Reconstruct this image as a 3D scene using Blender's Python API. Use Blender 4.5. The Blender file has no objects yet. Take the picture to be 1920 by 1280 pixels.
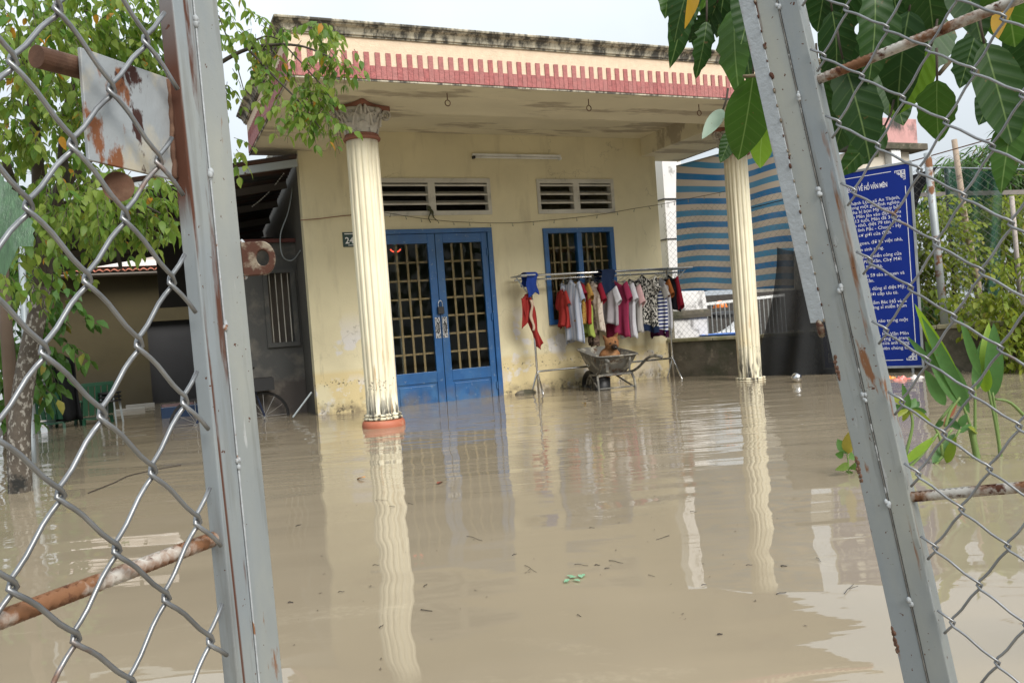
import bpy, math, random
from mathutils import Vector as V, Matrix as MX, noise as MN
R = math.radians
rnd = random.Random(7)
SC = bpy.context.scene
COL = SC.collection

# ------------------------------------------------------------ camera
CAM = V((0, 0, 0.95))
YAW, PITCH, ROLL = R(23.70), R(-1.07), R(-4.23)
FPX = 1550.0
_f = V((math.sin(YAW)*math.cos(PITCH), math.cos(YAW)*math.cos(PITCH), math.sin(PITCH)))
_r = V((math.cos(YAW), -math.sin(YAW), 0)); _u = _r.cross(_f)
CR = _r*math.cos(ROLL) + _u*math.sin(ROLL)
CU = _u*math.cos(ROLL) - _r*math.sin(ROLL)
cd = bpy.data.cameras.new('camera'); cam = bpy.data.objects.new('camera', cd); COL.objects.link(cam)
cam.matrix_world = MX(((CR.x, CU.x, -_f.x, CAM.x), (CR.y, CU.y, -_f.y, CAM.y), (CR.z, CU.z, -_f.z, CAM.z), (0, 0, 0, 1)))
cd.sensor_fit = 'HORIZONTAL'; cd.sensor_width = 36; cd.lens = 36*FPX/1920
cd.clip_start = 0.05; cd.clip_end = 1000
SC.camera = cam

# ------------------------------------------------------------ sky, sun, exposure
SUN_EL, SUN_AZ = R(38), R(168)          # azimuth measured from +Y towards +X
w = bpy.data.worlds.new('World'); SC.world = w; w.use_nodes = True
nt = w.node_tree; nt.nodes.clear()
out = nt.nodes.new('ShaderNodeOutputWorld'); bg = nt.nodes.new('ShaderNodeBackground')
sky = nt.nodes.new('ShaderNodeTexSky'); sky.sky_type = 'NISHITA'; sky.sun_disc = False
sky.sun_elevation = SUN_EL; sky.sun_rotation = SUN_AZ; sky.dust_density = 6; sky.air_density = 1
tc = nt.nodes.new('ShaderNodeTexCoord'); sp = nt.nodes.new('ShaderNodeSeparateXYZ')
nt.links.new(tc.outputs['Generated'], sp.inputs[0])
mr = nt.nodes.new('ShaderNodeMapRange'); mr.inputs[1].default_value = 0; mr.inputs[2].default_value = 1
mr.inputs[3].default_value = 3.25; mr.inputs[4].default_value = 7.7     # overcast: zenith near 3x horizon
nt.links.new(sp.outputs['Z'], mr.inputs[0])
no = nt.nodes.new('ShaderNodeTexNoise'); no.inputs['Scale'].default_value = 1.6; no.inputs['Detail'].default_value = 5
nt.links.new(tc.outputs['Generated'], no.inputs['Vector'])
cm = nt.nodes.new('ShaderNodeMapRange'); cm.inputs[1].default_value = .3; cm.inputs[2].default_value = .7
cm.inputs[3].default_value = .80; cm.inputs[4].default_value = 1.10
nt.links.new(no.outputs[0], cm.inputs[0])
mm = nt.nodes.new('ShaderNodeMath'); mm.operation = 'MULTIPLY'
nt.links.new(mr.outputs[0], mm.inputs[0]); nt.links.new(cm.outputs[0], mm.inputs[1])
cc = nt.nodes.new('ShaderNodeCombineColor')
for i, k in enumerate((.92, .995, 1.05)):
    q = nt.nodes.new('ShaderNodeMath'); q.operation = 'MULTIPLY'; q.inputs[1].default_value = k
    nt.links.new(mm.outputs[0], q.inputs[0]); nt.links.new(q.outputs[0], cc.inputs[i])
mx = nt.nodes.new('ShaderNodeMixRGB'); mx.inputs[0].default_value = .9
nt.links.new(sky.outputs[0], mx.inputs[1]); nt.links.new(cc.outputs[0], mx.inputs[2])
nt.links.new(mx.outputs[0], bg.inputs[0]); bg.inputs[1].default_value = 0.1
nt.links.new(bg.outputs[0], out.inputs[0])
sd = bpy.data.lights.new('sun', 'SUN'); sd.energy = 1.5; sd.angle = R(30); sd.color = (1, .97, .92)
so = bpy.data.objects.new('sun', sd); COL.objects.link(so)
_sd = V((math.sin(SUN_AZ)*math.cos(SUN_EL), math.cos(SUN_AZ)*math.cos(SUN_EL), math.sin(SUN_EL)))
so.rotation_euler = _sd.to_track_quat('Z', 'Y').to_euler(); so.location = (0, -5, 12)
vs = SC.view_settings; vs.view_transform = 'Standard'; vs.look = 'None'; vs.exposure = 1.17; vs.gamma = 1; vs.use_curve_mapping = False
SC.cycles.max_bounces = 8; SC.cycles.transparent_max_bounces = 12

# ------------------------------------------------------------ pixel -> place on a known plane of the scene
def ray(px, py):
    return CR*((px-960)/FPX) - CU*((py-640)/FPX) + _f
def onX(px, py, x): d = ray(px, py); return CAM + d*((x-CAM.x)/d.x)
def onY(px, py, y): d = ray(px, py); return CAM + d*((y-CAM.y)/d.y)
def onZ(px, py, z=0.0): d = ray(px, py); return CAM + d*((z-CAM.z)/d.z)
def onP(px, py, p0, n): d = ray(px, py); return CAM + d*((V(p0)-CAM).dot(n)/d.dot(n))
def at(px, py, t): return CAM + ray(px, py)*t

# ------------------------------------------------------------ mesh builder
class MB:
    def __init__(s): s.v = []; s.f = []
    def add(s, vs, fs):
        o = len(s.v); s.v += [tuple(p) for p in vs]; s.f += [tuple(i+o for i in f) for f in fs]; return s
    def hexa(s, p):  # bottom 4 ccw, top 4 ccw
        return s.add(p, [(3, 2, 1, 0), (4, 5, 6, 7), (0, 1, 5, 4), (1, 2, 6, 5), (2, 3, 7, 6), (3, 0, 4, 7)])
    def box(s, x0, x1, y0, y1, z0, z1):
        return s.hexa([(x0, y0, z0), (x1, y0, z0), (x1, y1, z0), (x0, y1, z0), (x0, y0, z1), (x1, y0, z1), (x1, y1, z1), (x0, y1, z1)])
    def bar(s, a, b, wx, wy, up=(0, 0, 1)):
        a, b = V(a), V(b); d = (b-a).normalized(); u = d.cross(V(up))
        if u.length < 1e-4: u = d.cross(V((1, 0, 0)))
        u.normalize(); n = u.cross(d)
        q = [u*(-wx/2)+n*(-wy/2), u*(wx/2)+n*(-wy/2), u*(wx/2)+n*(wy/2), u*(-wx/2)+n*(wy/2)]
        return s.hexa([a+k for k in q]+[b+k for k in q])
    def tube(s, pts, r, n=8, cap=True, closed=False):
        pts = [V(p) for p in pts]; m = len(pts)
        rs = r if isinstance(r, (list, tuple)) else [r]*m
        ref = None; o = len(s.v)
        for i, p in enumerate(pts):
            a = pts[i-1] if (i or closed) else p; b = pts[(i+1) % m] if (i < m-1 or closed) else p
            t = (b-a)
            t = t.normalized() if t.length > 1e-9 else V((0, 0, 1))
            if ref is None: ref = t.orthogonal().normalized()
            ref = ref - t*ref.dot(t)
            ref = ref.normalized() if ref.length > 1e-6 else t.orthogonal().normalized()
            bi = t.cross(ref)
            for k in range(n):
                an = 2*math.pi*k/n; s.v.append(tuple(p+(ref*math.cos(an)+bi*math.sin(an))*rs[i]))
        for i in range(m if closed else m-1):
            j = (i+1) % m
            for k in range(n):
                k2 = (k+1) % n; s.f.append((o+i*n+k, o+i*n+k2, o+j*n+k2, o+j*n+k))
        if cap and not closed:
            s.f.append(tuple(o+k for k in range(n))[::-1]); s.f.append(tuple(o+(m-1)*n+k for k in range(n)))
        return s
    def lathe(s, prof, n=24, c=(0, 0, 0), cap=True, fl=None, sx=1, sy=1):
        o = len(s.v)
        for r, z in prof:
            for k in range(n):
                a = 2*math.pi*k/n; rr = r*(fl(a, z) if fl else 1)
                s.v.append((c[0]+rr*math.cos(a)*sx, c[1]+rr*math.sin(a)*sy, c[2]+z))
        for i in range(len(prof)-1):
            for k in range(n):
                k2 = (k+1) % n; s.f.append((o+i*n+k, o+i*n+k2, o+(i+1)*n+k2, o+(i+1)*n+k))
        if cap:
            s.f.append(tuple(o+k for k in range(n))[::-1]); s.f.append(tuple(o+(len(prof)-1)*n+k for k in range(n)))
        return s
    def grid(s, fn, nu, nv, cu=False):
        o = len(s.v)
        for j in range(nv+1):
            for i in range(nu if cu else nu+1): s.v.append(tuple(fn(i/nu, j/nv)))
        w_ = nu if cu else nu+1
        for j in range(nv):
            for i in range(nu):
                i2 = (i+1) % w_; s.f.append((o+j*w_+i, o+j*w_+i2, o+(j+1)*w_+i2, o+(j+1)*w_+i))
        return s
    def prism(s, poly, fr, th):  # poly 2D, fr(x,y,h) -> 3D
        n = len(poly); a = [fr(x, y, 0) for x, y in poly]; b = [fr(x, y, th) for x, y in poly]
        fs = [tuple(range(n))[::-1], tuple(range(n, 2*n))]+[(i, (i+1) % n, n+(i+1) % n, n+i) for i in range(n)]
        return s.add(a+b, fs)
    def sphere(s, c, r, nu=12, nv=8, sc=(1, 1, 1)):
        pr = [(max(1e-4, math.sin(math.pi*j/nv)), -math.cos(math.pi*j/nv)) for j in range(nv+1)]
        o = len(s.v)
        for a, z in pr:
            for k in range(nu):
                t = 2*math.pi*k/nu; s.v.append((c[0]+r*a*math.cos(t)*sc[0], c[1]+r*a*math.sin(t)*sc[1], c[2]+r*z*sc[2]))
        for j in range(nv):
            for k in range(nu):
                k2 = (k+1) % nu; s.f.append((o+j*nu+k, o+j*nu+k2, o+(j+1)*nu+k2, o+(j+1)*nu+k))
        return s
    def mesh(s, name, mat=None, smooth=False):
        me = bpy.data.meshes.new(name); me.from_pydata(s.v, [], s.f); me.update()
        if mat: me.materials.append(mat)
        if smooth:
            me.polygons.foreach_set('use_smooth', [True]*len(me.polygons))
        return me

def wloc(p):
    l = V((0, 0, 0))
    while p is not None: l = l+p.location; p = p.parent
    return l
def obj(name, mb, mat=None, parent=None, smooth=False, local=False, bev=0, kind=None, label=None):
    if parent is not None and not local:
        o_ = wloc(parent); mb.v = [(a-o_.x, b-o_.y, c-o_.z) for a, b, c in mb.v]
    ob = bpy.data.objects.new(name, mb.mesh(name, mat, smooth)); COL.objects.link(ob)
    if parent is not None: ob.parent = parent
    if bev:
        m = ob.modifiers.new('bevel', 'BEVEL'); m.width = bev; m.segments = 2; m.limit_method = 'ANGLE'; m.angle_limit = R(40)
    if kind: ob['kind'] = kind
    if label: ob['label'] = label
    return ob
def inst(name, me, parent, mat4=None, loc=None):
    ob = bpy.data.objects.new(name, me); COL.objects.link(ob); ob.parent = parent
    if mat4 is not None: ob.matrix_local = mat4
    if loc is not None: ob.location = loc
    return ob
def tag(o, label, cat, group=None):
    o['label'] = label; o['category'] = cat
    if group: o['group'] = group
    return o
def thing(name, label, cat, loc=(0, 0, 0), group=None, mat4=None):
    o = bpy.data.objects.new(name, None); COL.objects.link(o); o.empty_display_size = .1
    if mat4 is not None: o.matrix_world = mat4
    else: o.location = loc
    return tag(o, label, cat, group)
def frame(o, x, y, z):
    x, y, z, o = V(x), V(y), V(z), V(o)
    return MX(((x.x, y.x, z.x, o.x), (x.y, y.y, z.y, o.y), (x.z, y.z, z.z, o.z), (0, 0, 0, 1)))
def textmesh(s, size, align='LEFT', bold=0.0, depth=.0012):
    c = bpy.data.curves.new('txt', 'FONT'); c.body = s; c.size = size; c.align_x = align; c.extrude = depth; c.offset = bold; c.resolution_u = 2
    o = bpy.data.objects.new('txt', c); COL.objects.link(o)
    dg = bpy.context.evaluated_depsgraph_get(); me = bpy.data.meshes.new_from_object(o.evaluated_get(dg))
    bpy.data.objects.remove(o); bpy.data.curves.remove(c); return me

# ------------------------------------------------------------ materials
def _bs(name):
    m = bpy.data.materials.new(name); m.use_nodes = True
    t = m.node_tree; b = t.nodes['Principled BSDF']; return m, t, b
def _mix(t, fac, a, b, typ='MIX'):
    n = t.nodes.new('ShaderNodeMixRGB'); n.blend_type = typ
    for i, x in ((0, fac), (1, a), (2, b)):
        if isinstance(x, (int, float)): n.inputs[i].default_value = x
        elif isinstance(x, tuple): n.inputs[i].default_value = (*x, 1)
        else: t.links.new(x, n.inputs[i])
    return n.outputs[0]
def _math(t, op, a, b=0.0):
    n = t.nodes.new('ShaderNodeMath'); n.operation = op
    for i, x in ((0, a), (1, b)):
        if isinstance(x, (int, float)): n.inputs[i].default_value = x
        else: t.links.new(x, n.inputs[i])
    return n.outputs[0]
def _map(t, x, a, b, c=0.0, d=1.0):
    n = t.nodes.new('ShaderNodeMapRange'); n.clamp = True
    for i, q in ((1, a), (2, b), (3, c), (4, d)): n.inputs[i].default_value = q
    t.links.new(x, n.inputs[0]); return n.outputs[0]
def _noise(t, co, s, st=(1, 1, 1), det=5, rough=.55, dist=0, off=0.0):
    mp = t.nodes.new('ShaderNodeMapping'); mp.inputs['Scale'].default_value = st; mp.inputs['Location'].default_value = (off, off*.7, off*1.3)
    t.links.new(co, mp.inputs[0])
    n = t.nodes.new('ShaderNodeTexNoise'); n.inputs['Scale'].default_value = s; n.inputs['Detail'].default_value = det
    n.inputs['Roughness'].default_value = rough; n.inputs['Distortion'].default_value = dist
    t.links.new(mp.outputs[0], n.inputs['Vector']); return n.outputs[0]
def _co(t, kind):
    if kind == 'pos': return t.nodes.new('ShaderNodeNewGeometry').outputs['Position']
    return t.nodes.new('ShaderNodeTexCoord').outputs['Object']
_off = [0.0]
def pmat(name, col, rough=.7, metal=0.0, var=.14, vs_=3.0, vst=(1, 1, 1), bump=0.0, bs=40.0, bst=(1, 1, 1), layers=(), co='pos', spec=.5):
    m, t, b = _bs(name); c = _co(t, co); _off[0] += 3.7; of = _off[0]
    n = _noise(t, c, vs_, vst, off=of)
    d = tuple(x*(1-var) for x in col); e = tuple(min(1, x*(1+var)) for x in col)
    cur = _mix(t, _map(t, n, .3, .7), d, e); rg = rough
    sx = t.nodes.new('ShaderNodeSeparateXYZ'); t.links.new(c, sx.inputs[0])
    for k, L in enumerate(layers):
        f = _map(t, _noise(t, c, L.get('s', 5), L.get('st', (1, 1, 1)), L.get('det', 7), L.get('r', .6), off=of+11*(k+1)), L.get('lo', .5), L.get('hi', .6))
        for ax in 'xyz':
            if ax in L:
                a0, a1 = L[ax]; f = _math(t, 'MULTIPLY', f, _map(t, sx.outputs['XYZ'.index(ax.upper())], a0, a1, 1, 0))
            if ax+'2' in L:
                a0, a1 = L[ax+'2']; f = _math(t, 'MULTIPLY', f, _map(t, sx.outputs['XYZ'.index(ax.upper())], a0, a1, 1, 0))
        if 'crack' in L:
            mp = t.nodes.new('ShaderNodeMapping'); mp.inputs['Scale'].default_value = L.get('st', (1, 1, 1)); t.links.new(c, mp.inputs[0])
            wn = t.nodes.new('ShaderNodeTexNoise'); wn.inputs['Scale'].default_value = 6; wn.inputs['Detail'].default_value = 6; t.links.new(mp.outputs[0], wn.inputs['Vector'])
            av = t.nodes.new('ShaderNodeVectorMath'); av.operation = 'MULTIPLY_ADD'; t.links.new(wn.outputs['Color'], av.inputs[0]); av.inputs[1].default_value = (.5, .5, .5); t.links.new(mp.outputs[0], av.inputs[2])
            vo_ = t.nodes.new('ShaderNodeTexVoronoi'); vo_.feature = 'DISTANCE_TO_EDGE'; vo_.inputs['Scale'].default_value = L['crack']; t.links.new(av.outputs[0], vo_.inputs['Vector'])
            f = _math(t, 'MULTIPLY', f, _map(t, vo_.outputs['Distance'], .001, .006, 1, 0))
        if L.get('amt', 1) != 1: f = _math(t, 'MULTIPLY', f, L['amt'])
        cur = _mix(t, f, cur, L['c'])
        if 'rough' in L or metal:
            if isinstance(rg, float):
                v = t.nodes.new('ShaderNodeValue'); v.outputs[0].default_value = rg; rg = v.outputs[0]
            rg = _math(t, 'ADD', _math(t, 'MULTIPLY', rg, _math(t, 'SUBTRACT', 1.0, f)), _math(t, 'MULTIPLY', f, L.get('rough', .85)))
    t.links.new(cur, b.inputs['Base Color'])
    if isinstance(rg, float): b.inputs['Roughness'].default_value = rg
    else: t.links.new(rg, b.inputs['Roughness'])
    b.inputs['Metallic'].default_value = metal; b.inputs['Specular IOR Level'].default_value = spec
    if bump:
        bn = t.nodes.new('ShaderNodeBump'); bn.inputs['Strength'].default_value = 1; bn.inputs['Distance'].default_value = bump
        t.links.new(_noise(t, c, bs, bst, 6, .6, off=of+50), bn.inputs['Height']); t.links.new(bn.outputs[0], b.inputs['Normal'])
    return m
def leafmat(name, c1, c2, c3=None, tr=.35, rough=.45, veins=False):
    m, t, b = _bs(name)
    g = t.nodes.new('ShaderNodeNewGeometry'); oi = t.nodes.new('ShaderNodeObjectInfo')
    rv = _math(t, 'FRACT', _math(t, 'ADD', g.outputs['Random Per Island'], oi.outputs['Random']))
    cur = _mix(t, rv, c1, c2)
    if c3:
        cur = _mix(t, _map(t, _math(t, 'FRACT', _math(t, 'MULTIPLY', rv, 7.31)), .965, .985), cur, c3)
    cur = _mix(t, _map(t, _noise(t, g.outputs['Position'], 25), .35, .7, 0, .25), cur, tuple(x*.55 for x in c1))
    cur = _mix(t, _map(t, _noise(t, g.outputs['Position'], 70, (1, 1, 1), 3), .68, .72, 0, .75), cur, (.13, .08, .03))
    if veins:
        oc = t.nodes.new('ShaderNodeTexCoord').outputs['Object']
        s = t.nodes.new('ShaderNodeSeparateXYZ'); t.links.new(oc, s.inputs[0])
        ax = _math(t, 'ABSOLUTE', s.outputs[0])
        w_ = _math(t, 'SINE', _math(t, 'MULTIPLY', _math(t, 'SUBTRACT', s.outputs[1], _math(t, 'MULTIPLY', ax, .75)), 330))
        vein = _map(t, w_, .9, 1.0, 0, .07)
        mid = _map(t, ax, .0006, .0016, .35, 0)
        cur = _mix(t, _math(t, 'MAXIMUM', vein, mid), cur, (.30, .42, .16))
        bn = t.nodes.new('ShaderNodeBump'); bn.inputs['Distance'].default_value = .00025; t.links.new(w_, bn.inputs['Height']); t.links.new(bn.outputs[0], b.inputs['Normal'])
    t.links.new(cur, b.inputs['Base Color']); b.inputs['Roughness'].default_value = rough; b.inputs['Specular IOR Level'].default_value = .3
    tl = t.nodes.new('ShaderNodeBsdfTranslucent')
    br = _mix(t, 1.0, cur, (1.0, .95, .5), 'MULTIPLY'); br2 = _mix(t, .5, br, cur, 'ADD'); t.links.new(br2, tl.inputs[0])
    mxs = t.nodes.new('ShaderNodeMixShader'); mxs.inputs[0].default_value = tr
    t.links.new(b.outputs[0], mxs.inputs[1]); t.links.new(tl.outputs[0], mxs.inputs[2])
    t.links.new(mxs.outputs[0], t.nodes['Material Output'].inputs[0])
    return m
def glassmat(name, tint=(.9, .95, .93), rough=.02):
    m, t, b = _bs(name)
    b.inputs['Base Color'].default_value = (*tint, 1); b.inputs['Roughness'].default_value = rough
    b.inputs['Transmission Weight'].default_value = 1; b.inputs['IOR'].default_value = 1.2
    tr = t.nodes.new('ShaderNodeBsdfTransparent'); tr.inputs[0].default_value = (*tint, 1)
    gl = t.nodes.new('ShaderNodeBsdfGlossy'); gl.inputs['Roughness'].default_value = rough
    fr = t.nodes.new('ShaderNodeFresnel'); fr.inputs[0].default_value = 1.22
    mxs = t.nodes.new('ShaderNodeMixShader'); t.links.new(fr.outputs[0], mxs.inputs[0])
    t.links.new(tr.outputs[0], mxs.inputs[1]); t.links.new(gl.outputs[0], mxs.inputs[2])
    t.links.new(mxs.outputs[0], t.nodes['Material Output'].inputs[0]); return m
def emit(name, col, s):
    m, t, b = _bs(name); b.inputs['Base Color'].default_value = (*col, 1)
    b.inputs['Emission Color'].default_value = (*col, 1); b.inputs['Emission Strength'].default_value = s; return m

RUST = (.085, .030, .015); RUSTL = (.20, .092, .042)
TIDE = dict(c=(.05, .04, .03), s=30, lo=.58, hi=.63, z=(.44, .47), z2=(.40, .33), det=4)
def wallcream(name, col):
    return pmat(name, col, .85, var=.07, vs_=1.3, bump=.002, bs=60, layers=(
        dict(c=(.66, .65, .68), s=2.2, lo=.56, hi=.585, z=(.9, 1.3), amt=.8, r=.5),
        dict(c=(.62, .47, .20), s=2.5, lo=.36, hi=.46, z=(.50, .56), amt=.55),
        dict(c=(.66, .63, .60), s=4, lo=.56, hi=.60, z=(.35, .5), amt=.8),
        dict(c=(.05, .04, .03), s=34, lo=.60, hi=.64, z=(.42, .44), z2=(.38, .33), det=3),
        dict(c=(.05, .045, .035), s=14, lo=.57, hi=.63, z=(.07, .2), amt=.85),
        dict(c=(.26, .21, .13), s=5, st=(1, 1, .18), lo=.54, hi=.74, amt=.3), dict(c=(.42, .36, .24), s=.9, lo=.48, hi=.62, amt=.2), dict(c=(.16, .13, .09), s=.8, lo=.50, hi=.56, crack=.9, amt=.38), dict(c=(.12, .10, .07), s=3, st=(2.4, 2.4, .35), lo=.6, hi=.72, z=(.6, 1.1), amt=.6), dict(c=(.20, .16, .10), s=9, lo=.40, hi=.6, z=(.05, .16), amt=.8)))
M = {}
M['wall'] = wallcream('cream_render', (.68, .61, .405))
M['soffit'] = pmat('soffit_paint', (.66, .61, .46), .9, var=.08, vs_=1.5, bump=.002, bs=40, layers=(
    dict(c=(.30, .25, .19), s=1.4, st=(.6, 2.2, 1), lo=.54, hi=.60, amt=.7, det=9),
    dict(c=(.72, .66, .50), s=3.0, st=(.5, 2.5, 1), lo=.62, hi=.64, amt=.6)))
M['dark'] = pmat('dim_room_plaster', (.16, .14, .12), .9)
M['cornice'] = pmat('weathered_cornice', (.50, .46, .36), .9, var=.15, bump=.004, bs=35, layers=(
    dict(c=(.035, .035, .035), s=6, st=(1.6, 1.6, .35), lo=.43, hi=.56, amt=.9, det=9, r=.7),
    dict(c=(.05, .05, .05), s=9, lo=.3, hi=.5, z2=(3.9, 3.865), amt=.8)))
M['ctile'] = pmat('cream_split_tile', (.70, .55, .40), .75, var=.08, vs_=20, bump=.006, bs=45, bst=(1, 1, 1.6))
M['rtile'] = pmat('red_split_tile', (.33, .095, .09), .65, var=.3, vs_=30, bump=.008, bs=60)
_t = M['rtile'].node_tree; _b = _t.nodes['Principled BSDF']; _l = _b.inputs['Base Color'].links[0].from_socket; _oi = _t.nodes.new('ShaderNodeObjectInfo')
_t.links.new(_mix(_t, _map(_t, _oi.outputs['Random'], 0, 1, 0, .45), _l, (.42, .20, .18)), _b.inputs['Base Color'])
M['grout'] = pmat('pink_grout', (.50, .28, .25), .9)
M['column'] = pmat('column_paint', (.78, .72, .54), .6, var=.06, bump=.001, bs=50, layers=(
    dict(c=(.78, .62, .34), s=3, lo=.5, hi=.65, z=(.5, .9), amt=.5),
    dict(c=(.03, .03, .028), s=7, st=(3, 3, .45), lo=.47, hi=.54, z=(.16, .48), amt=.92), dict(c=(.30, .24, .14), s=4, st=(3, 3, .2), lo=.52, hi=.7, amt=.5),
    dict(c=(.05, .04, .03), s=40, lo=.61, hi=.65, z=(.50, .52), z2=(.4, .36), det=3),
    dict(c=(.45, .28, .12), s=5, st=(4, 4, .5), lo=.58, hi=.66, z=(.7, 1.1), amt=.7)))
M['capital'] = pmat('capital_plaster', (.50, .47, .42), .8, var=.15, vs_=14, bump=.003, bs=60, layers=(dict(c=(.30, .26, .2), s=9, lo=.5, hi=.7, amt=.5),))
M['terra'] = pmat('terracotta_paint', (.42, .13, .07), .6, var=.15, layers=(dict(c=(.55, .28, .18), s=9, lo=.55, hi=.65, amt=.6),))
M['capred'] = pmat('brown_red_paint', (.25, .10, .065), .7, var=.12)
M['blue'] = pmat('blue_gloss_paint', (.014, .088, .25), .35, var=.16, vs_=5, bump=.0006, bs=25, layers=(
    dict(c=(.17, .145, .10), s=7, st=(1, 1, .5), lo=.4, hi=.65, z=(.05, .22), amt=.65), dict(c=(.035, .10, .20), s=3, st=(2, 1, .3), lo=.5, hi=.66, amt=.6), dict(c=(.05, .16, .34), s=4, lo=.5, hi=.6, z=(.1, .6), amt=.5), dict(c=(.16, .22, .3), s=18, lo=.62, hi=.66, amt=.5)))
M['glass'] = glassmat('window_glass')
M['grille'] = pmat('tan_bar_paint', (.27, .155, .07), .6)
M['vent'] = pmat('vent_plaster', (.52, .50, .44), .85, layers=(dict(c=(.10, .09, .08), s=6, lo=.55, hi=.75, amt=.5),))
M['steelplate'] = pmat('perforated_plate', (.5, .5, .5), .35, .8, layers=(dict(c=(.03, .03, .03), s=70, lo=.52, hi=.54, det=1),))
M['black'] = pmat('black_plastic', (.012, .012, .013), .5)
M['white'] = pmat('white_paint', (.75, .75, .73), .5, layers=(dict(c=(.35, .33, .3), s=6, lo=.56, hi=.7, amt=.6),))
M['galv'] = pmat('galvanised_steel', (.42, .44, .45), .42, .75, var=.2, vs_=6)
M['pipe'] = pmat('grey_pipe_paint', (.30, .335, .35), .45, .2, var=.12, layers=(dict(c=RUST, s=8, lo=.62, hi=.66),))
M['chrome'] = pmat('stainless_tube', (.62, .62, .62), .22, 1.0, var=.08)
M['wire'] = pmat('fence_wire', (.23, .235, .24), .36, .7, var=.25, vs_=25, layers=(dict(c=RUSTL, s=10, lo=.60, hi=.68, rough=.9, amt=.9),))
M['farwire'] = pmat('old_fence_wire', (.17, .16, .15), .6, .4, var=.2)
M['rebar'] = pmat('rusty_rebar', (.50, .47, .42), .65, .1, var=.1, vs_=20, bump=.0006, bs=200, layers=(
    dict(c=RUSTL, s=22, lo=.44, hi=.56, rough=.9), dict(c=RUST, s=45, lo=.55, hi=.62, rough=.95)), co='obj')
M['rust'] = pmat('rust_iron', (.11, .055, .033), .85, .2, var=.3, vs_=60, bump=.0005, bs=250, layers=(dict(c=(.19, .11, .07), s=40, lo=.52, hi=.66),), co='obj')
M['mud'] = pmat('mud_ground', (.16, .12, .075), .9)
M['conc'] = pmat('mossy_concrete', (.11, .095, .07), .95, var=.25, vs_=4, bump=.006, bs=25, layers=(
    dict(c=(.035, .04, .02), s=3, lo=.45, hi=.6, amt=.7), dict(c=(.22, .19, .14), s=5, lo=.6, hi=.66, amt=.6)))
M['coping'] = pmat('mossy_coping', (.32, .29, .19), .95, var=.2, vs_=8, bump=.006, bs=40, layers=(dict(c=(.16, .17, .05), s=6, lo=.45, hi=.6, amt=.6),))
def fab(name, col, rough=.9, **k):
    return pmat(name, col, rough, var=.08, vs_=12, spec=.15, **k)
# ------------------------------------------------------------ ground, water
YW = 10.6          # plane of the house front
def sheet(name, mat, x0, x1, y0, y1, z, nx=1, ny=1):
    b = MB(); b.grid(lambda u, v_: (x0+(x1-x0)*u, y0+(y1-y0)*v_, z), nx, ny); o = obj(name, b, mat); o['kind'] = 'structure'; return o
sheet('ground', M['mud'], -300, 300, -300, 300, -.6)
def watermat():
    m, t, b = _bs('muddy_flood_water'); g = t.nodes.new('ShaderNodeNewGeometry').outputs['Position']
    ro = t.nodes.new('ShaderNodeVectorRotate'); ro.rotation_type = 'Z_AXIS'; ro.inputs['Angle'].default_value = YAW
    t.links.new(g, ro.inputs['Vector']); c = ro.outputs[0]
    col = _mix(t, _map(t, _noise(t, c, .5, (1, 1, 1), 4), .3, .7), (.268, .219, .152), (.31, .256, .178))
    scum = _math(t, 'MULTIPLY', _map(t, _noise(t, c, 1.1, (.35, 1.5, 1), 8, .65, 1.2, off=4), .60, .70), _map(t, _noise(t, c, 30, (1, 1, 1), 4, .6), .45, .6, .2, 1)); scum = _math(t, 'MULTIPLY', scum, .45)
    col = _mix(t, scum, col, (.42, .36, .26))
    t.links.new(col, b.inputs['Base Color']); t.links.new(_map(t, scum, 0, 1, .012, .25), b.inputs['Roughness']); b.inputs['IOR'].default_value = 1.50
    s = t.nodes.new('ShaderNodeSeparateXYZ'); t.links.new(c, s.inputs[0])
    far = _map(t, s.outputs[1], 3.2, 6.5, .08, 1)
    patch = _map(t, _noise(t, c, .45, (1, 1.3, 1), 2, off=9), .40, .62, .15, 1)
    a1 = _math(t, 'MULTIPLY', _noise(t, c, 1.5, (.7, 1.35, 1), 1.5, .4), .0150)
    rip = _math(t, 'MULTIPLY', _noise(t, c, 2.2, (.55, 3.6, 1), 2, .45, .4), .0085)
    rip2 = _math(t, 'MULTIPLY', _noise(t, c, 9, (.35, 2.4, 1), 2, .5, .3), .0014)
    r_ = _math(t, 'MULTIPLY', _math(t, 'ADD', rip, rip2), _math(t, 'MULTIPLY', far, patch))
    h = _math(t, 'ADD', a1, r_)
    bn = t.nodes.new('ShaderNodeBump'); bn.inputs['Strength'].default_value = 1; bn.inputs['Distance'].default_value = 1.0
    t.links.new(h, bn.inputs['Height']); t.links.new(bn.outputs[0], b.inputs['Normal']); return m
M['water'] = watermat()
sheet('flood_water', M['water'], -200, 200, -200, 250, 0)

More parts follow.
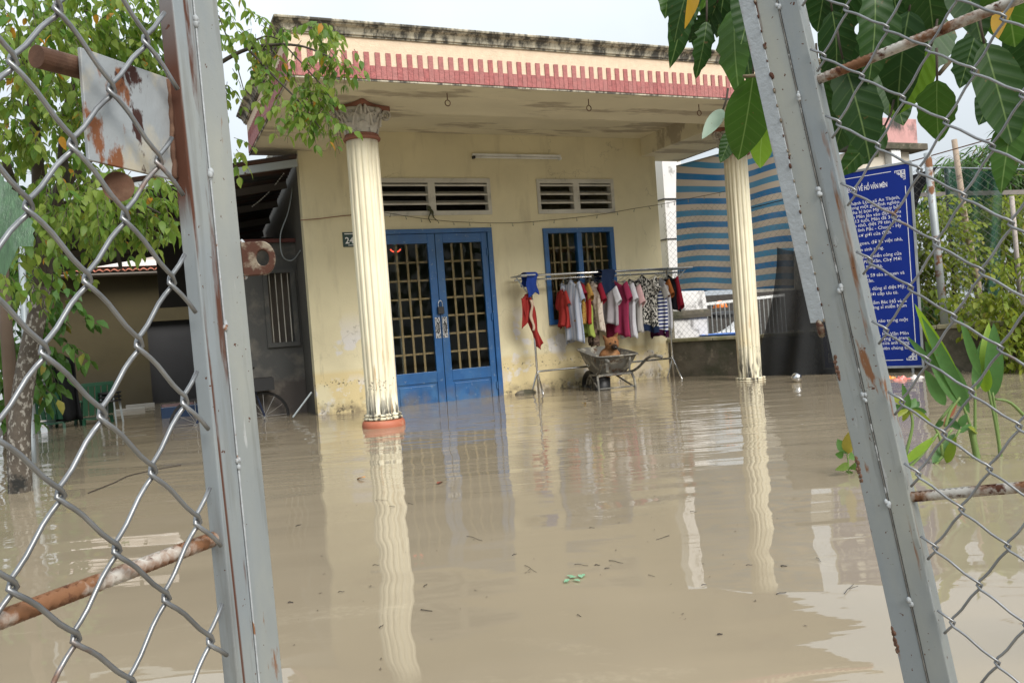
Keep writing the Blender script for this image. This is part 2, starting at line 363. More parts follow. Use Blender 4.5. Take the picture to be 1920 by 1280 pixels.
# ------------------------------------------------------------ the house
XL, XR = 1.9, 7.24
ZS = 3.35           # porch soffit
house = thing('house', 'single storey cream house with columned porch and blue double door standing in flood water', 'house', (XL, YW, 0))
def wall_holes(b, x0, x1, z0, z1, y0, y1, holes):
    xs = sorted({x0, x1, *[h[0] for h in holes], *[h[1] for h in holes]}); zs = sorted({z0, z1, *[h[2] for h in holes], *[h[3] for h in holes]})
    def inh(x, z): return any(h[0] < x < h[1] and h[2] < z < h[3] for h in holes)
    for i in range(len(xs)-1):
        for j in range(len(zs)-1):
            if inh((xs[i]+xs[i+1])/2, (zs[j]+zs[j+1])/2): continue
            a, c, d, e = xs[i], xs[i+1], zs[j], zs[j+1]
            b.add([(a, y0, d), (c, y0, d), (c, y0, e), (a, y0, e)], [(0, 1, 2, 3)])
            b.add([(a, y1, d), (c, y1, d), (c, y1, e), (a, y1, e)], [(3, 2, 1, 0)])
    for h in holes+[(x0, x1, z0, z1)]:
        a, c, d, e = h
        b.add([(a, y0, d), (c, y0, d), (c, y0, e), (a, y0, e), (a, y1, d), (c, y1, d), (c, y1, e), (a, y1, e)], [(0, 1, 5, 4), (1, 2, 6, 5), (2, 3, 7, 6), (3, 0, 4, 7)])
DOOR = (2.80, 4.46, -.35, 2.33); WIN = (5.25, 6.41, .92, 2.30); V1 = (2.77, 4.49, 2.51, 3.01); V2 = (5.205, 6.47, 2.51, 3.005)
b = MB(); wall_holes(b, XL, XR, -.5, 3.72, YW, YW+.16, [DOOR, WIN, V1, V2]); obj('front_wall', b, M['wall'], house)
b = MB(); b.box(XL, XL+.16, YW+.163, YW+4.6, -.5, 3.72); obj('side_wall', b, pmat('dark_side_plaster', (.085, .08, .07), .9), house)  # one even dark tone, darker than the cream walls
b = MB(); b.box(XR-.16, XR, YW+.163, YW+4.6, -.5, 3.72); obj('side_wall', b, M['wall'], house)
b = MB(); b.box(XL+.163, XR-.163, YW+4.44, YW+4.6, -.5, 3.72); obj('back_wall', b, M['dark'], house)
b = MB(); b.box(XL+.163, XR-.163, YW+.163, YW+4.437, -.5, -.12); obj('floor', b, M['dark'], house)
b = MB(); b.box(XL, XR, YW, YW+4.6, 3.723, 3.85); obj('roof_slab', b, M['cornice'], house)
# vents
for (x0, x1, z0, z1) in (V1, V2):
    xm = (x0+x1)/2; fr = MB(); y0 = YW-.02
    fr.box(x0, x1, y0, y0+.12, z1-.06, z1); fr.box(x0, x1, y0, y0+.12, z0, z0+.06)
    fr.box(x0, x0+.05, y0, y0+.12, z0+.06, z1-.06); fr.box(x1-.05, x1, y0, y0+.12, z0+.06, z1-.06); fr.box(xm-.05, xm+.05, y0, y0+.12, z0+.06, z1-.06)
    vo = obj('vent', fr, M['vent'], house)
    for a, c in ((x0+.05, xm-.05), (xm+.05, x1-.05)):
        for k in range(3):
            zz = z0+.165+k*.125
            s = MB(); s.hexa([(a, y0+.015, zz-.022), (c, y0+.015, zz-.022), (c, y0+.15, zz+.035), (a, y0+.15, zz+.035), (a, y0+.01, zz), (c, y0+.01, zz), (c, y0+.15, zz+.058), (a, y0+.15, zz+.058)])
            obj('slat', s, M['vent'], vo)
# door: outer frame, two leaves
b = MB(); x0, x1, z0, z1 = DOOR; y0 = YW-.03
b.box(x0, x1, y0, y0+.13, z1-.06, z1); b.box(x0, x0+.07, y0, y0+.13, z0, z1-.06); b.box(x1-.07, x1, y0, y0+.13, z0, z1-.06)
obj('door_frame', b, M['blue'], house, bev=.004)
XM = 3.63
def door_leaf(x0, x1, side):
    y0, y1 = YW+.0, YW+.05; zt = 2.267; gz0, gz1 = .42, 2.14; st = .085
    b = MB(); gx0 = x0+(st if side < 0 else .105); gx1 = x1-(.105 if side < 0 else st)
    b.box(x0, gx0, y0, y1, -.34, zt); b.box(gx1, x1, y0, y1, -.34, zt); b.box(gx0, gx1, y0, y1, gz1, zt); b.box(gx0, gx1, y0, y1, .27, gz0); b.box(gx0, gx1, y0, y1, -.34, -.2)
    lf = obj('door_leaf', b, M['blue'], house, bev=.004)
    b = MB(); b.box(gx0, gx1, y0+.018, y1-.012, -.2, .27); obj('bottom_panel', b, M['blue'], lf)
    b = MB(); b.box(gx0+.03, gx1-.03, y0+.008, y0+.0175, -.17, .235); obj('raised_panel', b, M['blue'], lf, bev=.004)
    b = MB(); b.box(gx0, gx1, y0+.022, y0+.027, gz0, gz1); obj('glass_pane', b, M['glass'], lf)
    for i in range(1, 4):
        xx = gx0+(gx1-gx0)*i/4; b = MB(); b.box(xx-.015, xx+.015, y0+.05, y0+.062, gz0, gz1); obj('grille_bar', b, M['grille'], lf)
    for i in range(1, 7):
        zz = gz0+(gz1-gz0)*i/7; b = MB(); b.box(gx0, gx1, y0+.063, y0+.073, zz-.013, zz+.013); obj('grille_bar', b, M['grille'], lf)
    hx = XM-.05 if side < 0 else XM+.05
    b = MB(); b.box(hx-.036, hx+.036, y0-.006, y0, .86, 1.14); hp = obj('handle_plate', b, M['steelplate'], lf)
    b = MB(); b.tube([(hx, y0-.006, .93), (hx, y0-.05, .95), (hx, y0-.05, 1.05), (hx, y0-.006, 1.07)], .008, 6); obj('door_handle', b, M['black'], lf)
    hxx = x0+.01 if side < 0 else x1-.01
    for zz in (.15, 1.1, 2.0):
        b = MB(); b.tube([(hxx, y0-.012, zz-.05), (hxx, y0-.012, zz+.05)], .012, 6); obj('hinge', b, M['blue'], lf)
door_leaf(DOOR[0]+.073, XM-.004, -1); door_leaf(XM+.004, DOOR[1]-.073, 1)
pl_ = thing('padlock', 'black padlock with steel shackle hanging where the blue door leaves meet', 'padlock', (XM, YW-.03, 1.2))
b = MB(); b.tube([(XM-.028, YW-.03, 1.27), (XM-.028, YW-.03, 1.33), (XM-.014, YW-.03, 1.36), (XM+.014, YW-.03, 1.36), (XM+.028, YW-.03, 1.33), (XM+.028, YW-.03, 1.27)], .007, 6); obj('shackle', b, M['chrome'], pl_)
b = MB(); b.box(XM-.045, XM+.045, YW-.05, YW-.012, 1.18, 1.28); obj('lock_body', b, M['black'], pl_, bev=.008)
# window
x0, x1, z0, z1 = WIN; b = MB(); y0 = YW-.035
b.box(x0, x1, y0, y0+.12, z1-.07, z1); b.box(x0, x1, y0, y0+.12, z0, z0+.07); b.box(x0, x0+.07, y0, y0+.12, z0+.07, z1-.07); b.box(x1-.07, x1, y0, y0+.12, z0+.07, z1-.07)
b.box((x0+x1)/2-.04, (x0+x1)/2+.04, y0+.01, y0+.11, z0+.07, z1-.07)
wf = obj('window', b, M['blue'], house, bev=.004)
for a, c in ((x0+.07, (x0+x1)/2-.04), ((x0+x1)/2+.04, x1-.07)):
    b = MB(); b.box(a, c, y0+.05, y0+.055, z0+.07, z1-.07); obj('glass_pane', b, M['glass'], wf)
    for i in range(1, 4):
        xx = a+(c-a)*i/4; b = MB(); b.box(xx-.013, xx+.013, y0+.085, y0+.097, z0+.07, z1-.07); obj('grille_bar', b, M['grille'], wf)
    for i in range(1, 6):
        zz = z0+.07+(z1-z0-.14)*i/6; b = MB(); b.box(a, c, y0+.098, y0+.108, zz-.012, zz+.012); obj('grille_bar', b, M['grille'], wf)
# porch roof: soffit beams, ceiling
YF, XPL, XPR = 7.64, 1.36, 7.86
b = MB(); b.box(XPL, XPR, YF, 8.69, ZS, 3.735); obj('front_beam', b, M['soffit'], house, bev=.006)
b = MB(); b.box(XPL, 2.25, 8.693, YW-.003, ZS, 3.735); obj('side_beam', b, M['soffit'], house, bev=.006)
b = MB(); b.box(7.0, XPR, 8.693, 10.9, ZS, 3.735); obj('side_beam', b, M['soffit'], house, bev=.006)
b = MB(); b.box(2.253, 6.997, 8.693, YW-.003, 3.62, 3.735); obj('porch_ceiling', b, M['soffit'], house)
b = MB(); b.box(XPL+.02, XPR-.02, YF+.02, 10.9, 3.738, 3.85); obj('roof_slab', b, M['cornice'], house)
b = MB(); b.box(XPL, 1.897, YW-.003, 10.9, ZS, 3.735); obj('side_beam', b, M['soffit'], house)
# fascia of cream tile, then red tiles standing on it
T = .012
def fbox(b, o0, o1, z0, z1):  # ring of three sides between outward offsets
    b.box(XPL-o1, XPR+o1, YF-o1, YF-o0, z0, z1); b.box(XPL-o1, XPL-o0, YF-o0, 10.9, z0, z1); b.box(XPR+o0, XPR+o1, YF-o0, 10.9, z0, z1)
b = MB(); fbox(b, .001, .012, ZS+.012, 3.745); fas = obj('fascia', b, M['ctile'], house)
b = MB(); fbox(b, .001, .016, ZS-.006, ZS+.010); obj('fascia_edge', b, M['cornice'], house)
tall = MB(); tall.box(-.0245, .0245, -.010, 0, 0, .25); tm = tall.mesh('tall_tile', M['rtile'])
shrt = MB(); shrt.box(-.0245, .0245, -.0095, 0, 0, .125); sm_ = shrt.mesh('short_tile', M['rtile'])
ho = V(house.location)
b = MB(); fbox(b, .0125, .0145, ZS+.0125, ZS+.122); obj('grout_band', b, M['grout'], fas)
nx = int((XPR-XPL)/.0525)
for i in range(nx):
    x = XPL+.03+i*.0525
    inst('red_tile', tm if i % 2 else sm_, fas, loc=V((x, YF-.0147+rnd.uniform(-.001, .001), ZS+.013))-ho)
for i in range(int((10.88-YF)/.0525)):
    o = inst('red_tile', tm if i % 2 else sm_, fas, mat4=MX.Translation(V((XPL-.0147, YF+.03+i*.0525, ZS+.013))-ho) @ MX.Rotation(-math.pi/2, 4, 'Z'))
# cornice moulding swept round the three sides
prof = [(o_, 3.745+(z_-3.745)*.66) for o_, z_ in [(.0, 3.745), (.03, 3.745), (.03, 3.765), (.045, 3.768), (.05, 3.80), (.07, 3.845), (.105, 3.87), (.105, 3.885), (.125, 3.89), (.13, 3.91), (.12, 3.925), (.0, 3.925)]]
b = MB(); path = lambda o: [(XPL-o, 10.95), (XPL-o, YF-o), (XPR+o, YF-o), (XPR+o, 10.95)]
nsx = 60
for k in range(len(prof)-1):
    (o0, z0), (o1, z1) = prof[k], prof[k+1]; p, q = path(o0), path(o1)
    for i in range(3):
        n_ = nsx if i == 1 else 20
        for j in range(n_):
            L = lambda a, c, t: (a[0]+(c[0]-a[0])*t, a[1]+(c[1]-a[1])*t)
            u0, u1 = j/n_, (j+1)/n_; A, B = L(p[i], p[i+1], u0), L(p[i], p[i+1], u1); C_, D = L(q[i], q[i+1], u1), L(q[i], q[i+1], u0)
            b.add([(*A, z0), (*B, z0), (*C_, z1), (*D, z1)], [(0, 1, 2, 3)])
obj('cornice', b, M['cornice'], house)
# columns
def column(x, y, dz=0.0, kr=1.0):
    zt = ZS-.36
    fl = lambda a, z: 1-.10*max(0, math.cos(a*16))**1.0 if 0.09+dz < z < zt-.0 else 1
    b = MB(); b.lathe([(.168*kr, .085+dz), (.166*kr, .15+dz)]+[(.165*kr+.004*math.sin(k/14*3.1), .15+(zt-.15)*k/14) for k in range(15)], 160, (x, y, 0), fl=fl)
    c = obj('column', b, M['column'], house, smooth=True)
    b = MB(); b.lathe([(.17, .075), (.197, .08), (.205, .092), (.197, .104), (.18, .108), (.18, .112), (.193, .118), (.196, .127), (.188, .137), (.165, .14)], 48, (x, y, dz)); obj('base_ring', b, M['column'], c, smooth=True)
    b = MB(); b.lathe([(.22, -.4), (.22, -.02), (.226, .02), (.22, .05), (.205, .072), (.17, .074)], 48, (x, y, dz)); obj('plinth', b, M['terra'], c, smooth=True)
    b = MB(); b.lathe([(.165, zt-.005), (.188, zt), (.195, zt+.015), (.188, zt+.03), (.175, zt+.032), (.172, zt+.05), (.178, zt+.052), (.17, zt+.06)], 48, (x, y, 0)); obj('collar', b, M['capred'], c, smooth=True)
    b = MB(); b.lathe([(.16, zt+.055), (.165, zt+.10), (.175, zt+.16), (.19, zt+.22), (.215, zt+.28), (.235, zt+.305)], 40, (x, y, 0), fl=lambda a, z: 1+.02*math.cos(8*a)); cp = obj('capital', b, M['capital'], c, smooth=True)
    def acan(ang, z0, h, wd, out, r0):
        l = MB(); d = V((math.cos(ang), math.sin(ang), 0)); s = V((-d.y, d.x, 0))
        def f(u, v_):
            uu = u*2-1; curl = out*(v_**2.2); zz = z0+h*(v_-.32*max(0, v_-.75)**1.0*2.2); ww = wd*(math.sin(math.pi*min(.97, .18+v_*.75))**.7)*(1+.13*math.cos(v_*28))
            return V((x, y, 0))+d*(r0+curl+.016*(1-abs(uu))-.014*abs(math.cos(uu*9))*.6)+s*(uu*ww)+V((0, 0, zz))
        l.grid(f, 8, 10); return l
    a0 = R(262)
    for k in range(8): obj('acanthus_leaf', acan(a0+k*math.pi/4, zt+.06, .12, .062, .05, .168), M['capital'], cp, smooth=True)
    for k in range(8): obj('acanthus_leaf', acan(a0+(k+.5)*math.pi/4, zt+.10, .17, .055, .075, .172), M['capital'], cp, smooth=True)
    for k in range(4):
        an = a0+k*math.pi/2; d = V((math.cos(an), math.sin(an), 0)); sd_ = V((-d.y, d.x, 0))
        v_ = MB()
        for sgn in (-1, 1):
            pts = []; rr = []
            for i in range(30):
                th = i/29*3.6*math.pi; r_ = .052*(1-i/33)
                cc_ = V((x, y, zt+.262))+d*(.262)+sd_*(sgn*.020)
                pts.append(cc_+d*(r_*math.sin(th+.3))+V((0, 0, r_*math.cos(th+.3)))); rr.append(.0105*(1-i/50))
            st = [V((x, y, zt+.12))+d*.185+sd_*(sgn*.10), V((x, y, zt+.22))+d*.20+sd_*(sgn*.085), V((x, y, zt+.30))+d*.24+sd_*(sgn*.04)]
            v_.tube(st+pts, [.012]*3+rr, 6)
        obj('volute', v_, M['capital'], cp, smooth=True)
        an2 = an+math.pi/4; d2 = V((math.cos(an2), math.sin(an2), 0)); f_ = MB()
        f_.sphere(V((x, y, zt+.285))+d2*.225, .034, 10, 6, (1, 1, .8))
        for sgn in (-1, 1):
            s2 = V((-d2.y, d2.x, 0)); pts = []
            for i in range(18):
                th = i/17*3*math.pi; r_ = .026*(1-i/20); pts.append(V((x, y, zt+.235))+d2*.222+s2*(sgn*(.05+r_*math.sin(th)))+V((0, 0, r_*math.cos(th))))
            f_.tube(pts, .006, 5)
        obj('flower', f_, M['capital'], cp, smooth=True)
    poly = []
    for k in range(4):
        an = a0+k*math.pi/2; nxt = an+math.pi/2
        p0 = V((math.cos(an), math.sin(an)))*.335; p1 = V((math.cos(nxt), math.sin(nxt)))*.335
        t_ = (p1-p0).normalized(); nn = V((t_.y, -t_.x))
        for i in range(9):
            u = .06+.88*i/8; q = p0.lerp(p1, u)-nn*(.05*math.sin(math.pi*(u-.06)/.88)); poly.append((x+q.x, y+q.y))
    b = MB(); b.prism(poly, lambda a, c_, h: (a, c_, zt+.308+h), .05); obj('abacus', b, M['capred'], cp, bev=.008)
column(2.2, 8.52); column(7.32, 8.85, -.10, .92)
# hooks under the beam (each hangs in the soffit)
hk = [(838, 175, 'first from the left, above the column'), (1103, 186, 'middle of the beam, above the small vent'), (1310, 196, 'near the right end of the beam'), (577, 162, 'at the left end of the beam, among leaves')]
for px, py, s in hk:
    p = onZ(px, py, ZS); b = MB()
    pts = [p, p+V((0, 0, -.07))]+[p+V((.028*math.sin(a), 0, -.10+.03*math.cos(a))) for a in [i*.5 for i in range(0, 13)]]
    b.tube(pts, .005, 6); tag(obj('ceiling_hook', b, M['rust']), 'rusty wire hook under the front beam, '+s, 'hook', 'wire hooks under the porch beam')
# strip lamp
p0 = onY(886, 293, YW-.03); p1 = onY(1051, 295, YW-.03); z = (p0.z+p1.z)/2
lamp = thing('strip_lamp', 'unlit white fluorescent strip lamp on the wall above the vents', 'lamp', p0)
b = MB(); b.box(p0.x, p1.x, YW-.045, YW-.002, z-.0, z+.035); obj('lamp_housing', b, M['white'], lamp, bev=.004)
b = MB(); b.tube([(p0.x+.03, YW-.045, z-.018), (p1.x-.03, YW-.045, z-.018)], .015, 10); obj('tube', b, M['white'], lamp, smooth=True)
for xx in (p0.x, p1.x-.03):
    b = MB(); b.box(xx, xx+.03, YW-.065, YW-.002, z-.036, z-.001); obj('end_cap', b, M['black'] if xx == p0.x else M['white'], lamp)
# number plate
np_ = thing('number_plate', 'small dark green house number plate reading 24 beside the column', 'number plate', (2.39, YW, 2.13))
b = MB(); b.box(2.385, 2.655, YW-.008, YW-.001, 2.12, 2.31); obj('plate', b, pmat('plate_green', (.02, .05, .045), .5), np_)
for s, sz, xx, zz in (('24', .115, 2.52, 2.165),):

    o = inst('numeral', textmesh(s, sz, 'CENTER', .002), np_, mat4=MX.Translation(V((xx-.05, YW-.0085, zz))-V(np_.location)) @ MX.Rotation(math.pi/2, 4, 'X')); o.data.materials.append(M['white'])
b = MB(); b.box(2.41, 2.63, YW-.0095, YW-.0085, 2.283, 2.295); b.box(2.45, 2.59, YW-.0095, YW-.0085, 2.138, 2.146); obj('print_line', b, M['white'], np_)
# string of lights
sl = thing('light_string', 'thin sagging string of tiny unlit bulbs across the porch wall', 'string lights', onY(714, 397, YW-.04))
pts = [onY(x, y, yy) for x, y, yy in ((714, 397, 10.5), (760, 405, 10.53), (820, 413, 10.54), (880, 417, 10.55), (960, 418, 10.55), (1040, 412, 10.55), (1120, 403, 10.55), (1190, 391, 10.52), (1240, 383, 10.4), (1290, 373, 9.9), (1350, 361, 9.3), (1400, 350, 8.9))]
def smoothpath(pts, n):
    out_ = []
    for i in range(len(pts)-1):
        p0 = pts[max(0, i-1)]; p1 = pts[i]; p2 = pts[i+1]; p3 = pts[min(len(pts)-1, i+2)]
        for k in range(n):
            t = k/n; out_.append(.5*((2*p1)+(p2-p0)*t+(2*p0-5*p1+4*p2-p3)*t*t+(3*p1-p0-3*p2+p3)*t**3))
    return out_+[pts[-1]]
sp_ = smoothpath([V(p) for p in pts], 4)
b = MB(); b.tube(sp_, .004, 5); obj('cable', b, pmat('dark_cable', (.05, .045, .03), .6), sl)
bm_ = MB(); bm_.tube([(0, 0, 0), (.004, 0, -.03)], .004, 5); bm_.sphere((.005, 0, -.04), .008, 6, 4, (1, 1, 1.6)); bme = bm_.mesh('bulb', pmat('bulb_plastic', (.25, .24, .18), .4))
for i in range(2, len(sp_)-1, 2): inst('bulb', bme, sl, mat4=MX.Translation(sp_[i]-V(sl.location)) @ MX.Rotation(rnd.uniform(0, 6), 4, 'Z') @ MX.Rotation(rnd.uniform(-.5, .5), 4, 'X'))
b = MB(); b.tube([onY(563, 413, YW-.02), onY(600, 410, YW-.03), onY(640, 405, YW-.03), onY(700, 400, YW-.03)], .006, 6)
tag(obj('cable', b, pmat('brown_cable', (.22, .10, .06), .6)), 'thin reddish cable strung along the wall left of the column', 'cable')
# ribbon tied on the vent
rb = onY(805, 395, YW-.06); b = MB()
for dx, dz, w_ in ((.10, -.17, .03), (-.0, -.19, .022), (.06, -.1, .02)):
    b.grid(lambda u, v_, dx=dx, dz=dz, w_=w_: (rb.x+dx*v_+(u-.5)*w_*(1.2-v_*.7)+.015*math.sin(v_*7), YW-.06-.012*math.sin(v_*5+u), rb.z+.03+dz*v_), 2, 8)
b.sphere((rb.x, YW-.06, rb.z+.03), .03, 8, 6, (1, .7, 1.2))
tag(obj('withered_flowers', b, pmat('dried_stems', (.05, .055, .025), .9)), 'withered dark green stems tied to the middle of the wide vent', 'stems')
# things inside the room
cb = thing('cabinet', 'brown wooden cabinet with slats seen through the blue window', 'cabinet', (6.0, 12.2, 0))
b = MB(); b.box(5.5, 7.0, 12.2, 12.6, -.1, 1.3); obj('carcass', b, pmat('brown_wood', (.17, .075, .035), .5), cb, bev=.01)
b = MB()
for k in range(6): b.box(5.9+k*.18, 5.98+k*.18, 12.15, 12.2, 1.3, 2.1)
b.box(5.8, 7.0, 12.15, 12.2, 2.1, 2.2); obj('slatted_screen', b, pmat('orange_wood', (.36, .15, .05), .5), cb)
al = thing('altar_lamp', 'red ring lamp with a teal centre glowing behind the left door glass', 'lamp', onY(741, 461, 11.0))
c0 = V(al.location)
for k, (a0, a1) in enumerate(((3.7, 4.4), (5.0, 5.7))):
    b = MB(); b.tube([c0+V((.085*math.cos(a), 0, .085*math.sin(a))) for a in [a0+(a1-a0)*i/8 for i in range(9)]], .008, 6); obj('red_arc', b, emit('red_led', (1, .08, .04), 1.1), al)
b = MB(); b.sphere(c0+V((0, .0, .03)), .02, 10, 6); obj('teal_light', b, emit('teal_led', (.05, .25, .3), .7), al)
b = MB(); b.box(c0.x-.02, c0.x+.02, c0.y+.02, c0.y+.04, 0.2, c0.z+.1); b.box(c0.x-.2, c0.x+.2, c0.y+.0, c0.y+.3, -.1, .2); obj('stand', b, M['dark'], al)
# stone lump by the door
b = MB(); b.sphere((4.72, 10.42, .0), .11, 10, 7, (1.5, .7, .55)); tag(obj('sand_sack', b, M['conc']), 'dark sack lump in the water at the foot of the door', 'sack')
# ------------------------------------------------------------ gate leaves in front of the camera
def gate_steel(name, edges):
    ly = [dict(c=(.40, .39, .31), s=9, st=(1, .3, 1), lo=.42, hi=.7, amt=.55)]
    for (x0, x1, lo, c) in edges:
        hw = abs(x1-x0)
        ly.append(dict(c=c, s=14, st=(2.5, .28, 2.5), lo=lo, hi=lo+.07, x=(x0+hw*.55, x1), x2=(x0+hw*.12, x0), rough=.9, det=8, r=.62))
    ly.append(dict(c=RUST, s=160, lo=.70, hi=.73, rough=.9, det=2))
    ly.append(dict(c=(.12, .115, .10), s=30, st=(1.5, .12, 1.5), lo=.56, hi=.70, amt=.55)); ly.append(dict(c=RUSTL, s=18, st=(1.6, .4, 1.6), lo=.63, hi=.67, rough=.9)); ly.append(dict(c=(.45, .46, .46), s=60, st=(1, .15, 1), lo=.66, hi=.70, amt=.6))
    return pmat(name, (.225, .25, .262), .42, .15, var=.10, vs_=10, vst=(1, .25, 1), bump=.00025, bs=120, co='obj', layers=ly)
def leaf_frame(O, A, Bv, flip):
    A, Bv = V(A), V(Bv); vax = -(A+Bv).normalized(); h = (A-Bv); h = (h-vax*h.dot(vax)).normalized(); n = h.cross(vax)
    if n.dot(CAM-V(O)) < 0: n = -n
    return V(O), h, vax, n, (A-Bv).length/2, (A+Bv).length/2
def wires(root, inside, W, Hh, ncol, v0, v1, xoff, voff, r=.0018):
    # every wire is a flattened helix of its own; neighbours hook round each other
    e, dl = .0028, .0026
    for k in range(ncol):
        pts = []; n_ = int((v1-v0)/Hh)
        x0 = xoff+k*W; par = k % 2
        for i in range(n_+1):
            zz = v1-i*Hh+voff; right = (i+par) % 2
            xx = x0+(W+e if right else -e); sg = 1 if right else -1
            nin = dl if right else -dl
            # arriving on one face, leaving on the other
            if pts:
                l_ = pts[-1]; nx_t = (xx-sg*.0042, zz+.0052, nin*1.0)
                for q in (.12, .3, .5, .7, .88):
                    bow = .0007*math.sin(math.pi*2*q); pts.append((l_[0]+(nx_t[0]-l_[0])*q+bow*sg, l_[1]+(nx_t[1]-l_[1])*q+bow, l_[2]+(nx_t[2]-l_[2])*q))
            for q in (-1, -.45, 0, .45, 1):
                pts.append((xx-sg*abs(q)*.0042+rnd.uniform(-.0003, .0003), zz-q*.0052, -nin*q*1.0))
        run = []
        for p in pts+[None]:
            if p is not None and inside(p): run.append(p); continue
            if len(run) > 2:
                b = MB(); b.tube(run, r, 7); obj('wire', b, M['wire'], root, smooth=True, local=True)
            run = []
def rebar(root, a, c, r=.0049):
    a, c = V(a), V(c); n_ = int((c-a).length/.0035); d = c-a; b = MB()
    b.tube([a+d*i/n_ for i in range(n_+1)], [r*(1+(.26 if i % 2 == 0 else -.08)) for i in range(n_+1)], 12)
    u = d.normalized().cross(V((0, 0, 1))).normalized()
    for s in (-1, 1): b.tube([a+u*s*r, c+u*s*r], r*.28, 5)
    return obj('rebar', b, M['rebar'], root, smooth=True, local=True)
def blob(b, p, r, k=3):
    for _ in range(k): b.sphere((p[0]+rnd.uniform(-r, r)*.5, p[1]+rnd.uniform(-r, r), p[2]+rnd.uniform(-.2, .2)*r), r*rnd.uniform(.5, .9), 8, 6, (.8, 1.2, .8))
M['weld'] = pmat('painted_weld', (.33, .35, .36), .5, .0, var=.2, vs_=80, bump=.0008, bs=300, co='obj', layers=(dict(c=RUSTL, s=60, lo=.62, hi=.66),))
M['seam'] = pmat('grimy_seam', (.10, .095, .085), .6, .1, var=.5, vs_=40, co='obj', layers=(dict(c=(.35, .36, .36), s=25, lo=.55, hi=.6),))
M['plateg'] = pmat('rusty_latch_plate', (.30, .32, .33), .4, .25, var=.08, vs_=12, bump=.0004, bs=160, co='obj', layers=(
    dict(c=(.45, .40, .29), s=22, st=(1.2, .7, 1), lo=.48, hi=.62, amt=.8), dict(c=(.20, .075, .03), s=26, st=(1.6, .7, 1), lo=.57, hi=.62), dict(c=(.045, .017, .013), s=20, st=(1.8, .8, 1), lo=.60, hi=.63, rough=.95)))

# ---- left leaf
O, hx, vx, nx_, W, Hh = leaf_frame((-.0082, .658, 1.047), (.0284, .026, -.0462), (-.0262, -.0276, -.0462), 0)
if hx.dot(CR) < 0: hx = -hx
nl = hx.cross(vx)          # away from / towards the camera
if nl.dot(CAM-O) < 0: sgn = -1
else: sgn = 1
mL = frame(O, hx, vx, hx.cross(vx))
gl_ = thing('gate_leaf', 'left grey steel gate leaf with a rusty latch plate', 'gate', mat4=mL)
iL = mL.inverted()
def Lp(px, py, w_=0.0):
    n = hx.cross(vx); q = onP(px, py, O+n*w_, n); return iL @ q
a0, a1 = Lp(322, 0), Lp(447, 1280); dx = (a1.x-a0.x)/(a1.y-a0.y)
def stile_pts(px0, px1, w_=0.0):
    p, q = Lp(px0, 0, w_), Lp(px1, 1280, w_); return p, q
def strip(name, x0l, x0r, wb, wf, mat, v0, v1, root, lean, bev=.0012):
    # x at v=0 with lean dx/dv; wb..wf along the leaf normal
    b = MB(); X = lambda x, v_: x+lean*v_
    b.hexa([(X(x0l, v0), v0, wb), (X(x0r, v0), v0, wb), (X(x0r, v0), v0, wf), (X(x0l, v0), v0, wf), (X(x0l, v1), v1, wb), (X(x0r, v1), v1, wb), (X(x0r, v1), v1, wf), (X(x0l, v1), v1, wf)])
    return obj(name, b, mat, root, local=True, bev=bev)
def xat(p, q, v_): return p.x+(q.x-p.x)*(v_-p.y)/(q.y-p.y)
pA, qA = stile_pts(322, 447); pB, qB = stile_pts(363, 485); pC, qC = stile_pts(411, 531)
lean = ((qA.x-pA.x)/(qA.y-pA.y)+(qB.x-pB.x)/(qB.y-pB.y))/2
xA, xB, xC = xat(pA, qA, -.1)+lean*.1, xat(pB, qB, -.1)+lean*.1, xat(pC, qC, -.1)+lean*.1
XA_L = xA
sL = 1 if (CAM-O).dot(hx.cross(vx)) > 0 else -1
back = -sL*.0145
mA = gate_steel('gate_steel_left', [(xA+.0000, xA+.0036, .34, RUST), (xB-.010, xB+.0012, .50, RUST)])
mB = gate_steel('gate_steel_right', [(xC-.004, xC+.003, .60, RUSTL)])
strip('stile', xA, xB-.0006, min(0, back), max(0, back), mA, -1.3, .95, gl_, lean)
strip('stile', xB+.0006, xC, min(-sL*.0008, back), max(-sL*.0008, back), mB, -1.3, .95, gl_, lean)
b = MB()
b.tube([(xB+lean*v_, v_, sL*.0002) for v_ in [-1.2+i*.02 for i in range(105)]], .0009, 6)
obj('weld_seam', b, M['weld'], gl_, smooth=True, local=True)
for py in (42, 330, 870, 610):
    b = MB(); p = Lp(363+(485-363)*py/1280, py); blob(b, (p.x, p.y, sL*.0002), .0036, 5); obj('weld_blob', b, M['weld'], gl_, smooth=True, local=True)
# latch plate with rods
cw = -sL*.012
pp_ = [Lp(*q, cw) for q in ((150, 88), (326, 150), (330, 338), (167, 300))]
b = MB(); b.prism([(p.x, p.y) for p in pp_], lambda x, y, h: (x, y, cw-sL*h), .003); lp = obj('latch_plate', b, M['plateg'], gl_, local=True, bev=.0006)
b = MB(); e0 = Lp(68, 106, cw-sL*.013); e1 = Lp(150, 128, cw-sL*.013); e2 = Lp(300, 170, cw-sL*.016)
b.tube([e0, e1, e2], .0078, 20); obj('latch_rod', b, M['rust'], lp, local=True)
b = MB(); c0 = Lp(222, 350, cw-sL*.006)
dv = (c0-(iL @ CAM)).normalized(); b.tube([c0+dv*.006, c0+dv*.05], .0112, 24); obj('latch_rod', b, M['rust'], lp, local=True)
b = MB(); p0, p1 = Lp(316, 150, cw), Lp(328, 335, cw)
b.tube([p0.lerp(p1, i/14)+V((rnd.uniform(-.001, .001), 0, 0)) for i in range(15)], [.0018+rnd.uniform(0, .0012) for _ in range(15)], 6); obj('weld_seam', b, M['rust'], lp, smooth=True, local=True)
